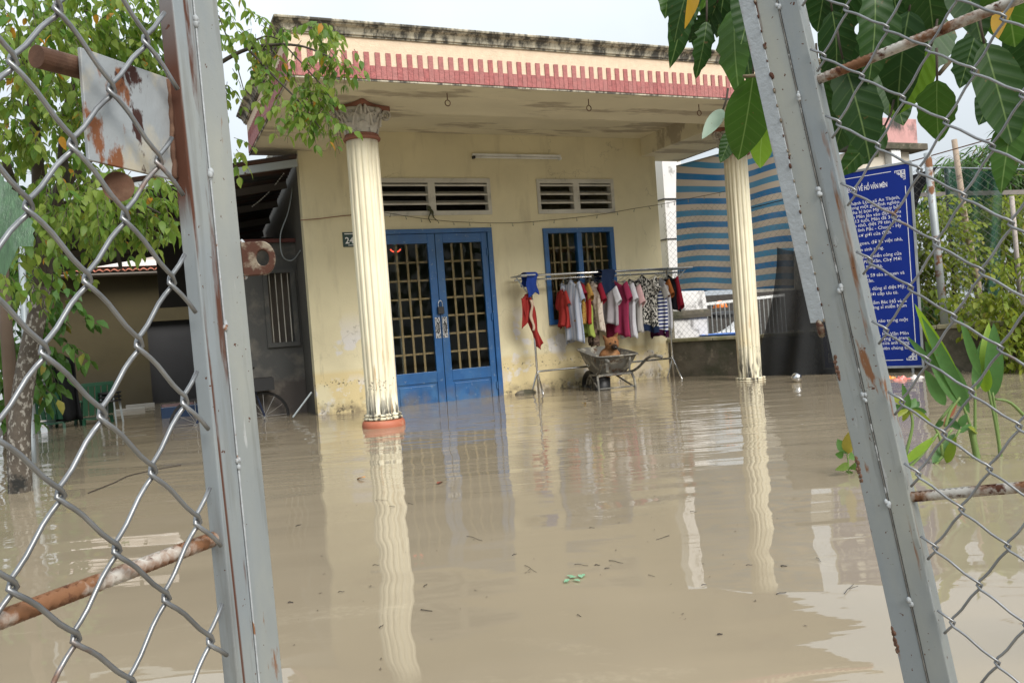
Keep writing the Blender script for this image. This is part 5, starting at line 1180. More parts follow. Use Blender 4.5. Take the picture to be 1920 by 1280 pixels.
def shirt(name, label, cat, px, ytop, ybot, mat, rot=90, wd=.40, sleeve=.17, slmat=None, depth=.05, neck=True, seed=0, yoff=0.0, hemmat=None, dzz=0.0):
    rr = random.Random(seed); x = onY(px, 530, YR).x; z0 = onY(px, ytop, YR).z; L = (ybot-ytop)*PXM; ph = rr.uniform(0, 6)
    root = thing(name, label, cat, (x, YR+yoff, z0), rack_g); rot = 90+(90-rot)*.62+rr.uniform(-5, 5); root.rotation_euler = (0, 0, R(rot))
    def hw(t):
        if t < .10: return .055+(wd/2-.055)*(t/.10)**.8
        return wd/2*(1-.06*math.sin((t-.1)*3.0))
    def f(u, v_):
        a = 2*math.pi*u; w_ = hw(v_); th = depth*(.25+.75*min(1, v_*3))
        fo = 1+.65*math.sin(a*6+ph+v_*1.5)*v_+.5*math.sin(a*9+ph*2)*v_
        zz = -L*v_ - (.06*max(0, abs(math.cos(a)))*1.0 if v_ < .12 else .06*(1 if v_ < .12 else 1-0)*abs(math.cos(a))) - .012*math.sin(a*5+ph)*(v_ > .9)
        return (w_*math.cos(a), th*math.sin(a)*fo+.012*math.sin(v_*6+ph), zz)
    b = MB(); b.grid(f, 44, 18, cu=True); o = obj('body', b, mat, root, smooth=True, local=True); o.modifiers.new('s', 'SOLIDIFY').thickness = .003
    if sleeve:
        for sg in (-1, 1):
            b = MB(); a0 = V((sg*(wd/2-.045), 0, -.075)); a1 = V((sg*(wd/2+.012), .015*sg, -.085-sleeve*1.1))
            def g(u, v_):
                a = 2*math.pi*u; p = a0.lerp(a1, v_); r1, r2 = .085+.012*v_, .032+.012*v_
                return p+V((sg*.9*r1*math.cos(a)*.55, r2*math.sin(a)*(1+.2*math.sin(3*a+ph)), r1*math.cos(a)*.45))
            b.grid(g, 18, 6, cu=True); o = obj('sleeve', b, slmat or mat, root, smooth=True, local=True); o.modifiers.new('s', 'SOLIDIFY').thickness = .003
    if hemmat:
        b = MB(); b.grid(lambda u, v_: (V(f(u, .97))*1.0+V((0, 0, -.09*v_)))*1.0+V((math.cos(2*math.pi*u)*.006, math.sin(2*math.pi*u)*.006, 0)), 44, 2, cu=True); obj('hem', b, hemmat, root, smooth=True, local=True)
    hanger(x, R(rot), 'thin wire hanger holding the '+label.split(' hanging')[0].split(' on the')[0][:60], 'hangers carrying clothes')
    return root
def stripes(name, c1, c2, f, axis=2, duty=.5):
    m, t, b_ = _bs(name); o = _co(t, 'obj'); s = t.nodes.new('ShaderNodeSeparateXYZ'); t.links.new(o, s.inputs[0])
    k = _map(t, _math(t, 'SINE', _math(t, 'MULTIPLY', s.outputs[axis], f)), duty-.55, duty-.45); t.links.new(_mix(t, k, c1, c2), b_.inputs['Base Color']); b_.inputs['Roughness'].default_value = .9; b_.inputs['Specular IOR Level'].default_value = .15; return m
def blotch(name, c1, c2, s, lo, hi, st=(1, 1, 1)):
    return pmat(name, c1, .9, var=.05, spec=.15, co='obj', layers=(dict(c=c2, s=s, lo=lo, hi=hi, det=2, st=st),))
F = dict(red=fab('red_cotton', (.28, .03, .026)), bluegrey=stripes('blue_grey_stripe', (.30, .34, .43), (.42, .44, .50), 120, 0), yellow=blotch('yellow_print', (.34, .21, .05), (.22, .07, .03), 40, .55, .6), lime=fab('lime_cotton', (.29, .35, .08)), maroon=fab('maroon_cotton', (.20, .012, .025)),
         beige=blotch('beige_print', (.58, .50, .42), (.40, .32, .26), 22, .55, .62), brown=blotch('brown_camouflage', (.06, .04, .03), (.16, .11, .08), 30, .5, .54), navy=fab('navy_denim', (.012, .022, .055)), lav=fab('grey_lavender_cotton', (.30, .275, .29)),
         pink=fab('raspberry_cotton', (.25, .028, .07)), white=fab('white_cotton', (.50, .50, .53)), grey=fab('grey_cotton', (.40, .38, .36)), leo=blotch('leopard_print', (.55, .53, .48), (.015, .015, .015), 36, .47, .50, (1.5, 1.5, .8)), nstripe=stripes('navy_white_stripe', (.75, .77, .80), (.02, .03, .16), 2*math.pi/.052, 2),
         rust=fab('rust_cotton', (.30, .10, .03)), black=fab('black_cotton', (.012, .012, .016)), plum=fab('dark_plum_cotton', (.045, .008, .03)), rose=fab('dusty_rose_cotton', (.50, .32, .32)), royal=fab('royal_blue_cotton', (.02, .05, .24)))
shirt('shirt', 'bright red shirt hanging first at the left of the washing', 'shirt', 1059, 540, 606, F['red'], 100, .26, .16, seed=1, yoff=.10)
shirt('shirt', 'pale blue striped shirt hanging over the window edge', 'shirt', 1070, 524, 634, F['bluegrey'], 70, .36, .22, seed=2)
shirt('shirt', 'small yellow patterned top hanging beside the pale blue shirt', 'shirt', 1080, 528, 600, F['yellow'], 86, .34, .12, slmat=F['maroon'], seed=3)
shirt('shirt', 'red shirt with yellow trim hanging beside the yellow top', 'shirt', 1089, 527, 600, F['red'], 68, .36, .16, slmat=F['yellow'], seed=4)
shirt('shorts', 'lime green garment hanging below the red shirt with yellow trim', 'shorts', 1096, 560, 624, F['lime'], 88, .26, 0, seed=5)
shirt('shirt', 'beige patterned shirt with maroon sleeves hanging left of the navy jacket', 'shirt', 1110, 527, 615, F['beige'], 70, .36, .2, slmat=F['maroon'], seed=6)
shirt('trousers', 'narrow brown trousers hanging below the beige patterned shirt', 'trousers', 1106, 555, 641, F['brown'], 84, .16, 0, seed=7)
shirt('shirt', 'grey lavender shirt with white sleeves hanging under the navy jacket', 'shirt', 1134, 533, 604, F['lav'], 60, .40, .18, slmat=F['white'], seed=8)
shirt('shirt', 'large raspberry pink shirt hanging in the middle of the rack', 'shirt', 1153, 525, 627, F['pink'], 56, .44, .20, seed=9)
shirt('shirt', 'white long shirt hanging right of the raspberry pink one', 'shirt', 1172, 527, 628, F['white'], 78, .36, .2, seed=10)
shirt('shirt', 'grey shirt with dusty rose sleeves hanging left of the leopard print top', 'shirt', 1183, 530, 618, F['grey'], 76, .38, .22, slmat=F['rose'], seed=11)
shirt('dress', 'black and cream leopard print top hanging right of the grey shirt', 'dress', 1205, 515, 612, F['leo'], 52, .46, .16, hemmat=F['navy'], seed=12)
shirt('shirt', 'navy and white striped shirt with plum hem hanging near the right post', 'shirt', 1231, 530, 620, F['nstripe'], 72, .34, .14, slmat=F['grey'], hemmat=F['plum'], seed=13)
shirt('shirt', 'white shirt with rust sleeves hanging beside the striped shirt', 'shirt', 1240, 520, 614, F['white'], 82, .36, .18, slmat=F['rust'], seed=14)
shirt('jacket', 'black jacket with red sleeves hanging last at the right end', 'jacket', 1253, 515, 580, F['black'], 62, .40, .38, slmat=F['maroon'], seed=15)
# cloths thrown over the rail
def drape(name, label, cat, px, x_w, zt_, l_front, l_back, mat, th=.10, seed=0, yo=.05, sk=0):
    x0 = onY(px, 510, YR).x; rr = random.Random(seed); ph = rr.uniform(0, 6); b = MB()
    def f(u, v_):
        xx = x0+(u-.5)*x_w; a = v_*2-1
        if abs(a) < .18: y, z = (yo+.02)*a/.18, zt_+.018*math.cos(a/.18*1.5)
        else:
            l = l_front*(1+.12*math.sin(u*5+ph)) if a < 0 else l_back; k = (abs(a)-.18)/.82
            y = math.copysign(yo+.02+.018*math.sin(u*9+ph+k*2)*k, a); z = zt_-l*k; xx += sk*k+.015*math.sin(k*7+ph)*(1 if a < 0 else -1)
        return (xx, YR-.02+y, z)
    b.grid(f, 14, 36); o = obj(name, b, mat, smooth=True); o.modifiers.new('s', 'SOLIDIFY').thickness = .005; return tag(o, label, cat, None)
drape('navy_jacket', 'dark navy jacket thrown over both rails of the rack', 'jacket', 1131, .22, zr+.02, .32, .18, F['navy'], seed=3, yo=.09)
drape('blue_cloth', 'royal blue cloth draped over the left end of the rack', 'cloth', 990, .16, zr+.03, .30, .18, F['royal'], seed=4, yo=.07)
p = onY(988, 556, YR); b = MB()
def scarf(u, v_): return (p.x-.05+.05*u+(.13+.05*u)*v_**1.3+(u-.5)*(.12*math.sin(math.pi*min(1, v_*1.2+.12))), YR-.03-.03*math.sin(u*8+v_*5), p.z-.74*v_*(1-.10*abs(u-.4)*2))
b.grid(scarf, 10, 24); b.grid(lambda u, v_: (p.x-.06-.02*v_+(u-.5)*.10, YR-.05-.02*math.sin(u*6+v_*4), p.z-.02-.42*v_*(1-.25*u)), 8, 12); b.sphere((p.x-.01, YR-.03, p.z), .045, 10, 6, (1.1, .8, .9))
o = obj('red_scarf', b, F['red'], smooth=True); o.modifiers.new('s', 'SOLIDIFY').thickness = .004; tag(o, 'long red scarf knotted on the left post of the rack', 'scarf')
b = MB(); b.grid(lambda u, v_: (p.x+.03+(u-.5)*.05+.02*math.sin(v_*9), YR-.06-.012*math.sin(u*5), p.z-.05-.42*v_), 4, 14); o = obj('beige_strap', b, fab('beige_strap_cloth', (.50, .38, .28)), smooth=True); o.modifiers.new('s', 'SOLIDIFY').thickness = .004; tag(o, 'beige cloth strap tied over the red scarf', 'strap')
for px, rt in ((1006, 70), (1022, 60)): hanger(onY(px, 515, YR).x, R(rt), 'bare wire hanger on the empty left half of the rack', 'bare hangers on the left')
for i in range(12): hanger(onY(1232+i*4.2, 505, YR).x, R(rnd.uniform(40, 100)), 'bare wire hanger in the tangle at the right end of the rack', 'bare hangers on the right')

# ------------------------------------------------------------ wheelbarrow
o0 = onY(1139, 690, 9.78); bx_, by_ = o0.x, 9.78
wb = thing('wheelbarrow', 'battered grey wheelbarrow standing in the flood water with a dog in its tray', 'wheelbarrow', mat4=frame((bx_, by_, 0), V((1, -.09, 0)).normalized(), V((.09, 1, 0)).normalized(), (0, 0, 1)))
M['barrow'] = pmat('muddy_grey_barrow', (.13, .125, .11), .7, .2, var=.2, vs_=6, bump=.002, bs=50, layers=(dict(c=(.40, .37, .30), s=9, lo=.52, hi=.62, amt=.7), dict(c=(.10, .06, .035), s=14, lo=.58, hi=.64)), co='obj')
def rring(y0, y1, w0, w1, z0, z1, n=9):
    c = [(-w0, y0, z0), (w0, y0, z0), (w1, y1, z1), (-w1, y1, z1)]; out_ = []
    for i in range(4):
        a, d = V(c[i]), V(c[(i+1) % 4]); pr = V(c[i-1]); nx2 = V(c[(i+2) % 4])
        for k in range(n):
            t = k/n; q_ = a.lerp(d, t); cen = V((0, (y0+y1)/2, (z0+z1)/2)); rad = 1-.10*(abs(2*t-1)**4); out_.append(cen+(q_-cen)*rad)
    return out_
rings = [rring(-.37, .46, .335, .27, .455, .56), rring(-.355, .44, .325, .26, .45, .55), rring(-.29, .36, .28, .23, .34, .42), rring(-.20, .26, .225, .185, .235, .27), rring(-.15, .20, .19, .15, .205, .225)]
b = MB(); n_ = len(rings[0])
for r_ in rings: b.v += [tuple(p) for p in r_]
for i in range(len(rings)-1):
    for k in range(n_): b.f.append((i*n_+k, (i+1)*n_+k, (i+1)*n_+(k+1) % n_, i*n_+(k+1) % n_))
b.f.append(tuple((len(rings)-1)*n_+k for k in range(n_)))
o = obj('tray', b, M['barrow'], wb, smooth=True, local=True); o.modifiers.new('s', 'SOLIDIFY').thickness = .006
b = MB(); b.tube(rings[0], .011, 8, closed=True); obj('rim', b, M['barrow'], wb, smooth=True, local=True)
for sg in (-1, 1):
    b = MB(); b.tube(smoothpath([V(q) for q in ((sg*.06, .62, .0), (sg*.14, .3, .17), (sg*.24, -.15, .215), (sg*.28, -.34, .27), (sg*.33, -.55, .40), (sg*.36, -.72, .43), (sg*.375, -.82, .42))], 5), .018, 10); h_ = obj('handle', b, M['barrow'], wb, smooth=True, local=True)
    b = MB(); b.tube([(sg*.355, -.70, .43), (sg*.378, -.84, .418)], .023, 10); obj('grip', b, M['rust'], h_, local=False) if False else obj('grip', b, M['barrow'], h_, smooth=True, local=True)
    b = MB(); b.tube(smoothpath([V(q) for q in ((sg*.25, -.20, .23), (sg*.27, -.26, .05), (sg*.26, -.24, -.35))], 4), .017, 8); obj('leg', b, M['barrow'], wb, smooth=True, local=True)
    b = MB(); b.tube([(sg*.26, -.24, .02), (sg*.17, .22, .2)], .012, 8); obj('brace', b, M['barrow'], wb, smooth=True, local=True)
    b = MB(); b.bar((sg*.16, -.34, .25), (sg*.17, -.355, .43), .035, .012); obj('tray_bracket', b, M['barrow'], wb, local=True)
b = MB(); b.tube([(-.27, -.25, .03), (.27, -.25, .03)], .010, 8); obj('crossbar', b, M['barrow'], wb, local=True)
b = MB(); b.bar((-.25, -.22, .205), (.25, -.22, .205), .04, .025); obj('crossbar', b, M['barrow'], wb, local=True)
b = MB(); b.tube([(0, .60+.19*math.cos(a), .0+.19*math.sin(a)) for a in [2*math.pi*i/28 for i in range(28)]], .052, 10, closed=True); wl = obj('wheel', b, M['black'], wb, smooth=True, local=True)
b = MB(); b.tube([(-.09, .60, 0), (.09, .60, 0)], .035, 10); b.tube([(-.02, .6, 0), (.02, .6, 0)], .14, 16); obj('rim', b, M['barrow'], wl, local=True)
b = MB(); b.lathe([(.11, -.12), (.115, .0), (.12, .16), (.10, .165)], 18, (-.11, -.02, 0)); tc_ = tag(obj('black_bucket', b, M['black'], smooth=True), 'black bucket standing in the water under the wheelbarrow tray', 'bucket'); tc_.matrix_world = wb.matrix_world.copy()
b = MB(); b.grid(lambda u, v_: ((-.25+.26*u), -.20+.42*v_, .34+.07*math.sin(math.pi*u)*math.sin(math.pi*v_)+.018*math.sin(u*14+v_*5)+.014*math.sin(v_*17)), 16, 18); o = obj('pale_sack', b, pmat('pale_sacking', (.62, .60, .50), .8, var=.15, vs_=15, layers=(dict(c=(.25, .25, .2), s=12, lo=.55, hi=.6),)), smooth=True); tag(o, 'crumpled pale sack lying in the left side of the wheelbarrow', 'sack'); o.matrix_world = wb.matrix_world.copy()

# ------------------------------------------------------------ dog
dg = thing('dog', 'tan dog with a dark muzzle and closed eyes sitting in the wheelbarrow', 'dog', mat4=wb.matrix_world @ MX.Translation((.02, -.02, -.05)))
hd = (dg.matrix_world.to_3x3().inverted() @ V((-.30, -.94, -.12))).normalized(); hx_ = hd.cross(V((0, 0, 1))).normalized(); hx_ = (hx_+V((0, 0, -.22))).normalized(); hu = hx_.cross(hd).normalized()
HC = V((.015, -.10, .665))
def H(r_, f_, u_): return HC+hx_*r_+hd*f_+hu*u_
db = MB()
def cap(pts, rs): db.tube(pts, rs, 14)
def ell(c, r, m=None):
    o_ = len(db.v); s = MB(); s.sphere((0, 0, 0), 1, 18, 12)
    ax = m or (V((1, 0, 0)), V((0, 1, 0)), V((0, 0, 1)))
    db.add([V(c)+ax[0]*v_[0]*r[0]+ax[1]*v_[1]*r[1]+ax[2]*v_[2]*r[2] for v_ in s.v], s.f)
hm = (hx_, hd, hu)
ell((0, .14, .36), (.145, .17, .14)); ell((0, .03, .46), (.125, .13, .15)); ell((.005, -.03, .50), (.150, .11, .11))
cap([(0, -.02, .50), V((.01, -.06, .58)), H(0, -.02, -.01)], [.095, .085, .075])
for sg in (-1, 1):
    cap([(sg*.075, -.06, .48), (sg*.08, -.10, .36), (sg*.08, -.10, .25)], [.05, .036, .03]); ell((sg*.08, -.125, .245), (.035, .055, .025))
    cap([(sg*.11, .16, .36), (sg*.13, .02, .33), (sg*.13, .10, .26), (sg*.125, -.02, .245)], [.085, .06, .04, .03])
cap([(.0, .28, .30), (.1, .34, .30), (.2, .28, .31)], [.035, .03, .018])
ell(H(0, 0, .01), (.100, .085, .080), hm); ell(H(0, .045, -.02), (.070, .06, .058), hm)
for sg in (-1, 1): ell(H(sg*.045, .03, -.035), (.038, .045, .036), hm); ell(H(sg*.036, .062, .026), (.026, .016, .014), hm)
cap([H(0, .05, -.022), H(0, .105, -.034), H(0, .148, -.040)], [.052, .044, .034]); ell(H(0, .10, -.060), (.028, .048, .018), hm)
for sg in (-1, 1):
    s = MB(); tilt = -.55 if sg < 0 else .15
    base = H(sg*.058, -.02, .058); tipv = (hu*(.085 if sg > 0 else .06)+hx_*sg*(.03 if sg > 0 else .06)+hd*(.0 if sg > 0 else .015))
    db.tube([base-tipv*.3, base+tipv*.25, base+tipv*.7, base+tipv*1.05], [.034, .030, .019, .007], 10)
me = db.mesh('body'); tmp = bpy.data.objects.new('tmp', me); COL.objects.link(tmp)
m1 = tmp.modifiers.new('r', 'REMESH'); m1.mode = 'VOXEL'; m1.voxel_size = .0075
m2 = tmp.modifiers.new('s', 'SMOOTH'); m2.factor = .5; m2.iterations = 4
dgp = bpy.context.evaluated_depsgraph_get(); me2 = bpy.data.meshes.new_from_object(tmp.evaluated_get(dgp)); bpy.data.objects.remove(tmp)
me2.polygons.foreach_set('use_smooth', [True]*len(me2.polygons))
def furmat():
    m, t, bb_ = _bs('tan_fur'); o_ = _co(t, 'obj')
    n1 = _noise(t, o_, 60, (1, 1, .35), 5, .7); cur = _mix(t, _map(t, n1, .3, .7), (.15, .062, .024), (.31, .155, .07))
    def ball(c, r0, r1):
        d = t.nodes.new('ShaderNodeVectorMath'); d.operation = 'DISTANCE'; t.links.new(o_, d.inputs[0]); d.inputs[1].default_value = c; return _map(t, d.outputs['Value'], r0, r1, 1, 0)
    cur = _mix(t, _math(t, 'MULTIPLY', ball(H(0, .15, -.045), .05, .10), .95), cur, (.02, .014, .011))
    for sg in (-1, 1):
        cur = _mix(t, _math(t, 'MULTIPLY', ball(H(sg*.085, -.03, .12), .03, .075), .7), cur, (.06, .025, .012))
        cur = _mix(t, _math(t, 'MULTIPLY', ball(H(sg*.036, .075, .022), .008, .022), .85), cur, (.025, .014, .01))
    cur = _mix(t, _math(t, 'MULTIPLY', ball(H(0, .09, .07), .01, .035), .5), cur, (.07, .03, .015))
    cur = _mix(t, ball((0, -.12, .50), .03, .10), cur, (.40, .22, .11))
    t.links.new(cur, bb_.inputs['Base Color']); bb_.inputs['Roughness'].default_value = .9; bb_.inputs['Specular IOR Level'].default_value = .15
    bn = t.nodes.new('ShaderNodeBump'); bn.inputs['Distance'].default_value = .004; t.links.new(_noise(t, o_, 120, (1, 1, .3), 4), bn.inputs['Height']); t.links.new(bn.outputs[0], bb_.inputs['Normal']); return m
me2.materials.clear(); me2.materials.append(furmat()); body = inst('body', me2, dg)
b = MB(); b.sphere((0, 0, 0), 1, 12, 8); b.v = [tuple(H(0, .178, -.030)+hx_*x*.021+hd*y*.014+hu*z*.015) for x, y, z in b.v]; obj('nose', b, pmat('wet_black_nose', (.01, .01, .01), .25), dg, smooth=True, local=True)
for sg in (-1, 1):
    b = MB(); b.tube([H(sg*.024, .083, .018), H(sg*.036, .082, .024), H(sg*.049, .073, .020)], .0038, 6); obj('closed_eye', b, M['black'], dg, local=True)
# ------------------------------------------------------------ broad leaved tree over the right gate leaf
M['bigD'] = leafmat('broad_leaf_dark', (.012, .042, .008), (.026, .075, .012), None, .2, .5, True)
M['bigG'] = leafmat('broad_leaf_green', (.038, .10, .013), (.06, .14, .02), None, .35, .35, True)
M['bigL'] = leafmat('broad_leaf_bright', (.10, .20, .02), (.14, .25, .03), None, .5, .35, True)
M['bigY'] = leafmat('broad_leaf_yellow', (.48, .28, .03), (.52, .32, .04), None, .5)
M['bigP'] = leafmat('broad_leaf_pale_back', (.28, .38, .30), (.32, .42, .34), None, .2)
bt = thing('broad_leaved_tree', 'large dark green leaves of a broad leaved tree hanging over the right gate leaf', 'tree', at(1850, 1280, 2.2))
def bigleaf(px0, px1, wpx, t, mat, seed, jag=0.0, tilt=None, curl=.12):
    A, B = at(*px0, t), at(*px1, t+rnd.uniform(-.06, .06)); L = (B-A).length; W = wpx/FPX*t
    me = leafmesh('leaf', .15, .15*W/L*1.12, M[mat], 14, rnd.uniform(.04, .30), rnd.uniform(.05, .45) if curl == .12 else curl, jag, seed=seed); n = (CAM-(A+B)/2).normalized()+(tilt if tilt is not None else rv(.45))
    inst('leaf', me, bt, mat4=MX.Translation(-V(bt.location)) @ lmat(A, B-A, n, L/.15))
    b = MB(); d = (A-B).normalized(); b.tube([A+(B-A)*.01, A+d*.012+V((0, 0, .008)), A+d*.02+V((0, 0, .022))], [.0016, .0018, .002], 6); obj('petiole', b, M['twig'], bt, smooth=True)
BL = [((1412, 142), (1391, 310), 84, 1.32, 'bigG', 0), ((1440, 205), (1408, 314), 62, 1.40, 'bigL', 0), ((1375, 245), (1352, 304), 34, 1.42, 'bigD', 0), ((1378, 15), (1368, 148), 72, 1.35, 'bigG', .3),
      ((1345, 5), (1302, 110), 52, 1.4, 'bigD', .3), ((1300, -45), (1256, 52), 66, 1.38, 'bigD', .1), ((1420, -50), (1395, 78), 84, 1.3, 'bigD', 0), ((1340, -60), (1318, 30), 60, 1.45, 'bigG', .2), ((1306, -50), (1302, 34), 26, 1.35, 'bigY', 0), ((1290, -20), (1275, 92), 56, 1.5, 'bigD', .2), ((1335, 30), (1290, 80), 46, 1.45, 'bigD', .3), ((1365, -60), (1345, 72), 70, 1.38, 'bigD', .2), ((1400, 30), (1388, 135), 66, 1.42, 'bigD', .2), ((1325, 40), (1318, 128), 44, 1.36, 'bigD', .3), ((1398, -20), (1372, 95), 64, 1.5, 'bigD', .1), ((1260, -60), (1248, 28), 50, 1.42, 'bigG', .2),
      ((1757, 150), (1753, 268), 78, 1.12, 'bigG', .1), ((1745, 90), (1672, 220), 76, 1.2, 'bigL', 0), ((1580, 110), (1645, 292), 92, 1.15, 'bigD', .2), ((1560, 20), (1590, 165), 84, 1.25, 'bigD', .1), ((1640, -20), (1650, 140), 92, 1.12, 'bigD', .2),
      ((1705, 20), (1668, 195), 88, 1.18, 'bigD', .1), ((1600, 190), (1552, 290), 70, 1.3, 'bigD', .2), ((1660, 235), (1572, 330), 62, 1.22, 'bigD', .2), ((1845, 80), (1905, 275), 94, 1.08, 'bigD', .1), ((1902, 215), (1872, 335), 58, 1.1, 'bigG', 0),
      ((1800, -60), (1845, 70), 86, 1.1, 'bigD', 0), ((1730, -70), (1762, 75), 90, 1.15, 'bigD', .1), ((1880, -60), (1905, 100), 96, 1.05, 'bigG', 0), ((1935, 110), (1900, 225), 80, 1.1, 'bigD', 0), ((1898, -5), (1862, 58), 42, 1.05, 'bigY', 0),
      ((1555, -70), (1532, 60), 80, 1.3, 'bigD', 0), ((1660, -80), (1700, 60), 90, 1.22, 'bigD', 0), ((1610, -60), (1560, 80), 84, 1.3, 'bigD', 0), ((1830, 60), (1800, 165), 70, 1.2, 'bigD', .2), ((1600, 60), (1560, 190), 80, 1.35, 'bigD', .1), ((1655, 130), (1700, 225), 76, 1.3, 'bigD', .1),
      ((1930, 20), (1925, 160), 90, 1.15, 'bigD', 0), ((1770, 30), (1720, 150), 84, 1.3, 'bigD', .1), ((1950, 200), (1910, 310), 70, 1.2, 'bigD', .1), ((1880, 130), (1840, 230), 66, 1.3, 'bigD', .2), ((1535, 130), (1550, 235), 64, 1.36, 'bigD', .2), ((1620, 170), (1610, 290), 76, 1.4, 'bigD', .2)]
for i, (a, c, w_, t_, m_, j_) in enumerate(BL): bigleaf(a, c, w_, t_, m_, i+40, j_+.10*(i % 3 != 0))
bigleaf((1356, 205), (1318, 256), 26, 1.38, 'bigP', 99, 0, V((.1, .1, .25)), .1)
for pts, r0 in (([(2000, -80), (1850, -40), (1700, -60), (1560, -90), (1400, -90), (1300, -80)], .012), ([(1700, -60), (1660, 60), (1600, 120)], .006), ([(1850, -40), (1820, 60), (1760, 140)], .006), ([(1560, -90), (1480, 40), (1425, 130)], .006), ([(1480, 120), (1425, 140), (1393, 143)], .004)):
    P = smoothpath([at(x, y, 1.3) for x, y in pts], 4); b = MB(); b.tube(P, [r0*(1-.5*i/len(P)) for i in range(len(P))], 7); obj('branch', b, pmat('green_brown_twig', (.13, .10, .06), .85), bt, smooth=True)
b = MB(); b.tube(smoothpath([at(2000, -80, 1.3), at(2180, 300, 1.6), at(2200, 900, 1.8), V(onZ(2150, 1100))+V((0, 0, -.5))], 5), [.012+.002*i for i in range(16)], 8); obj('trunk', b, M['dbark'], bt, smooth=True)

# ------------------------------------------------------------ water plants by the right gate leaf
M['canna'] = leafmat('canna_leaf', (.05, .13, .035), (.085, .19, .05), None, .3); M['cannaL'] = leafmat('canna_young_leaf', (.22, .36, .03), (.26, .40, .05), None, .5); M['stalk'] = pmat('green_stalk', (.13, .20, .05), .6, layers=(dict(c=(.2, .10, .04), s=6, lo=.6, hi=.7),))
cb_ = onZ(1835, 858); tC = (cb_-CAM).dot(_f)
ca = thing('canna_plant', 'upright canna plant with broad pointed leaves standing in the water by the gate', 'plant', cb_)
def blade(root, a, c, w_, t, mat, seed, bend=.15, ns=12, tilt=None):
    A, B = at(*a, t), at(*c, t+rnd.uniform(-.1, .1)); L = (B-A).length; me = leafmesh('leaf', L, w_/FPX*t, M[mat], ns, .28, bend*.4, 0, seed=seed)
    n = (CAM-A).normalized()+(tilt if tilt is not None else rv(.35)); inst('leaf', me, root, mat4=MX.Translation(-V(root.location)) @ lmat(A, B-A, n))
def stalk(root, pts, t, r0, mat='stalk'):
    P = smoothpath([at(x, y, t) for x, y in pts], 4); b = MB(); b.tube(P, [r0*(1-.35*i/len(P)) for i in range(len(P))], 8); obj('stalk', b, M[mat], root, smooth=True)
for i, (a, c, w_, m_) in enumerate([((1812, 765), (1738, 640), 48, 'canna'), ((1806, 740), (1716, 572), 26, 'cannaL'), ((1818, 775), (1732, 596), 26, 'canna'), ((1752, 690), (1704, 632), 14, 'canna'), ((1772, 760), (1734, 693), 26, 'canna'), ((1838, 705), (1802, 598), 18, 'canna'), ((1828, 735), (1852, 612), 26, 'canna'), ((1843, 705), (1855, 602), 22, 'cannaL'), ((1862, 745), (1865, 606), 34, 'canna'), ((1848, 735), (1852, 690), 22, 'cannaL')]): blade(ca, a, c, w_, tC, m_, 200+i)
for pts in ([(1838, 890), (1832, 840), (1806, 760), (1796, 740)], [(1826, 890), (1828, 800), (1828, 715)], [(1882, 890), (1866, 790), (1846, 700)], [(1878, 890), (1870, 800), (1861, 735)], [(1930, 790), (1895, 755), (1866, 748)], [(1806, 735), (1760, 790)]): stalk(ca, pts, tC, .010)
b = MB(); b.tube(smoothpath([at(x, y, tC) for x, y in ((1834, 885), (1831, 855), (1820, 800))], 4), [.022]*4+[.018]*5, 10); obj('stalk', b, M['stalk'], ca, smooth=True)
wd = onZ(1695, 868); tW = (wd-CAM).dot(_f)
we = thing('rosette_weed', 'leafy weed with a spreading rosette of leaves on a bent stem in the water', 'plant', wd)
for i, (c, w_) in enumerate((((1664, 733), 22), ((1692, 722), 20), ((1742, 776), 24), ((1748, 790), 18), ((1676, 772), 22), ((1720, 745), 22), ((1690, 790), 18), ((1732, 752), 20), ((1660, 760), 16), ((1655, 790), 16))): blade(we, (1706, 766), c, w_*.7, tW, 'canna' if i % 3 else 'leafL', 300+i, .5, 6)
stalk(we, [(1690, 885), (1704, 830), (1711, 795), (1706, 766)], tW, .010)
wd2 = onZ(1770, 868); t2_ = (wd2-CAM).dot(_f)
we2 = thing('broken_stalks', 'broken yellow-green stalks lying bent in the water beside the rosette weed', 'plant', wd2)
for i, (a, c, w_, m_) in enumerate([((1692, 872), (1758, 812), 24, 'cannaL'), ((1748, 868), (1792, 808), 34, 'canna'), ((1775, 868), (1790, 820), 26, 'leafL'), ((1815, 800), (1840, 812), 14, 'leafL'), ((1790, 800), (1765, 790), 20, 'canna'), ((1800, 800), (1812, 775), 22, 'canna'), ((1800, 805), (1778, 782), 18, 'canna'), ((1770, 790), (1752, 800), 16, 'canna'), ((1800, 812), (1822, 790), 16, 'canna')]): blade(we2, a, c, w_*.75, t2_, m_, 400+i, .3, 8)
for pts in ([(1746, 880), (1775, 845), (1800, 805)], [(1768, 855), (1762, 820), (1752, 800)], [(1700, 880), (1730, 850), (1758, 812)], [(1765, 830), (1785, 805)], [(1772, 800), (1782, 770), (1800, 745)]): stalk(we2, pts, t2_, .009)
b = MB(); A_, B_ = at(1768, 800, t2_), at(1798, 748, t2_); b.grid(lambda u, v_: A_.lerp(B_, v_)+CR*((u-.5)*.03*math.sin(math.pi*v_))+CU*(.01*math.sin(v_*9)), 3, 10); obj('dry_leaf', b, pmat('dry_brown_leaf', (.20, .07, .03), .8), we2, smooth=True)
wl_ = onZ(1590, 888); t3 = (wl_-CAM).dot(_f)
we3 = thing('small_weed', 'small green weed at the water line left of the right gate tube', 'plant', wl_)
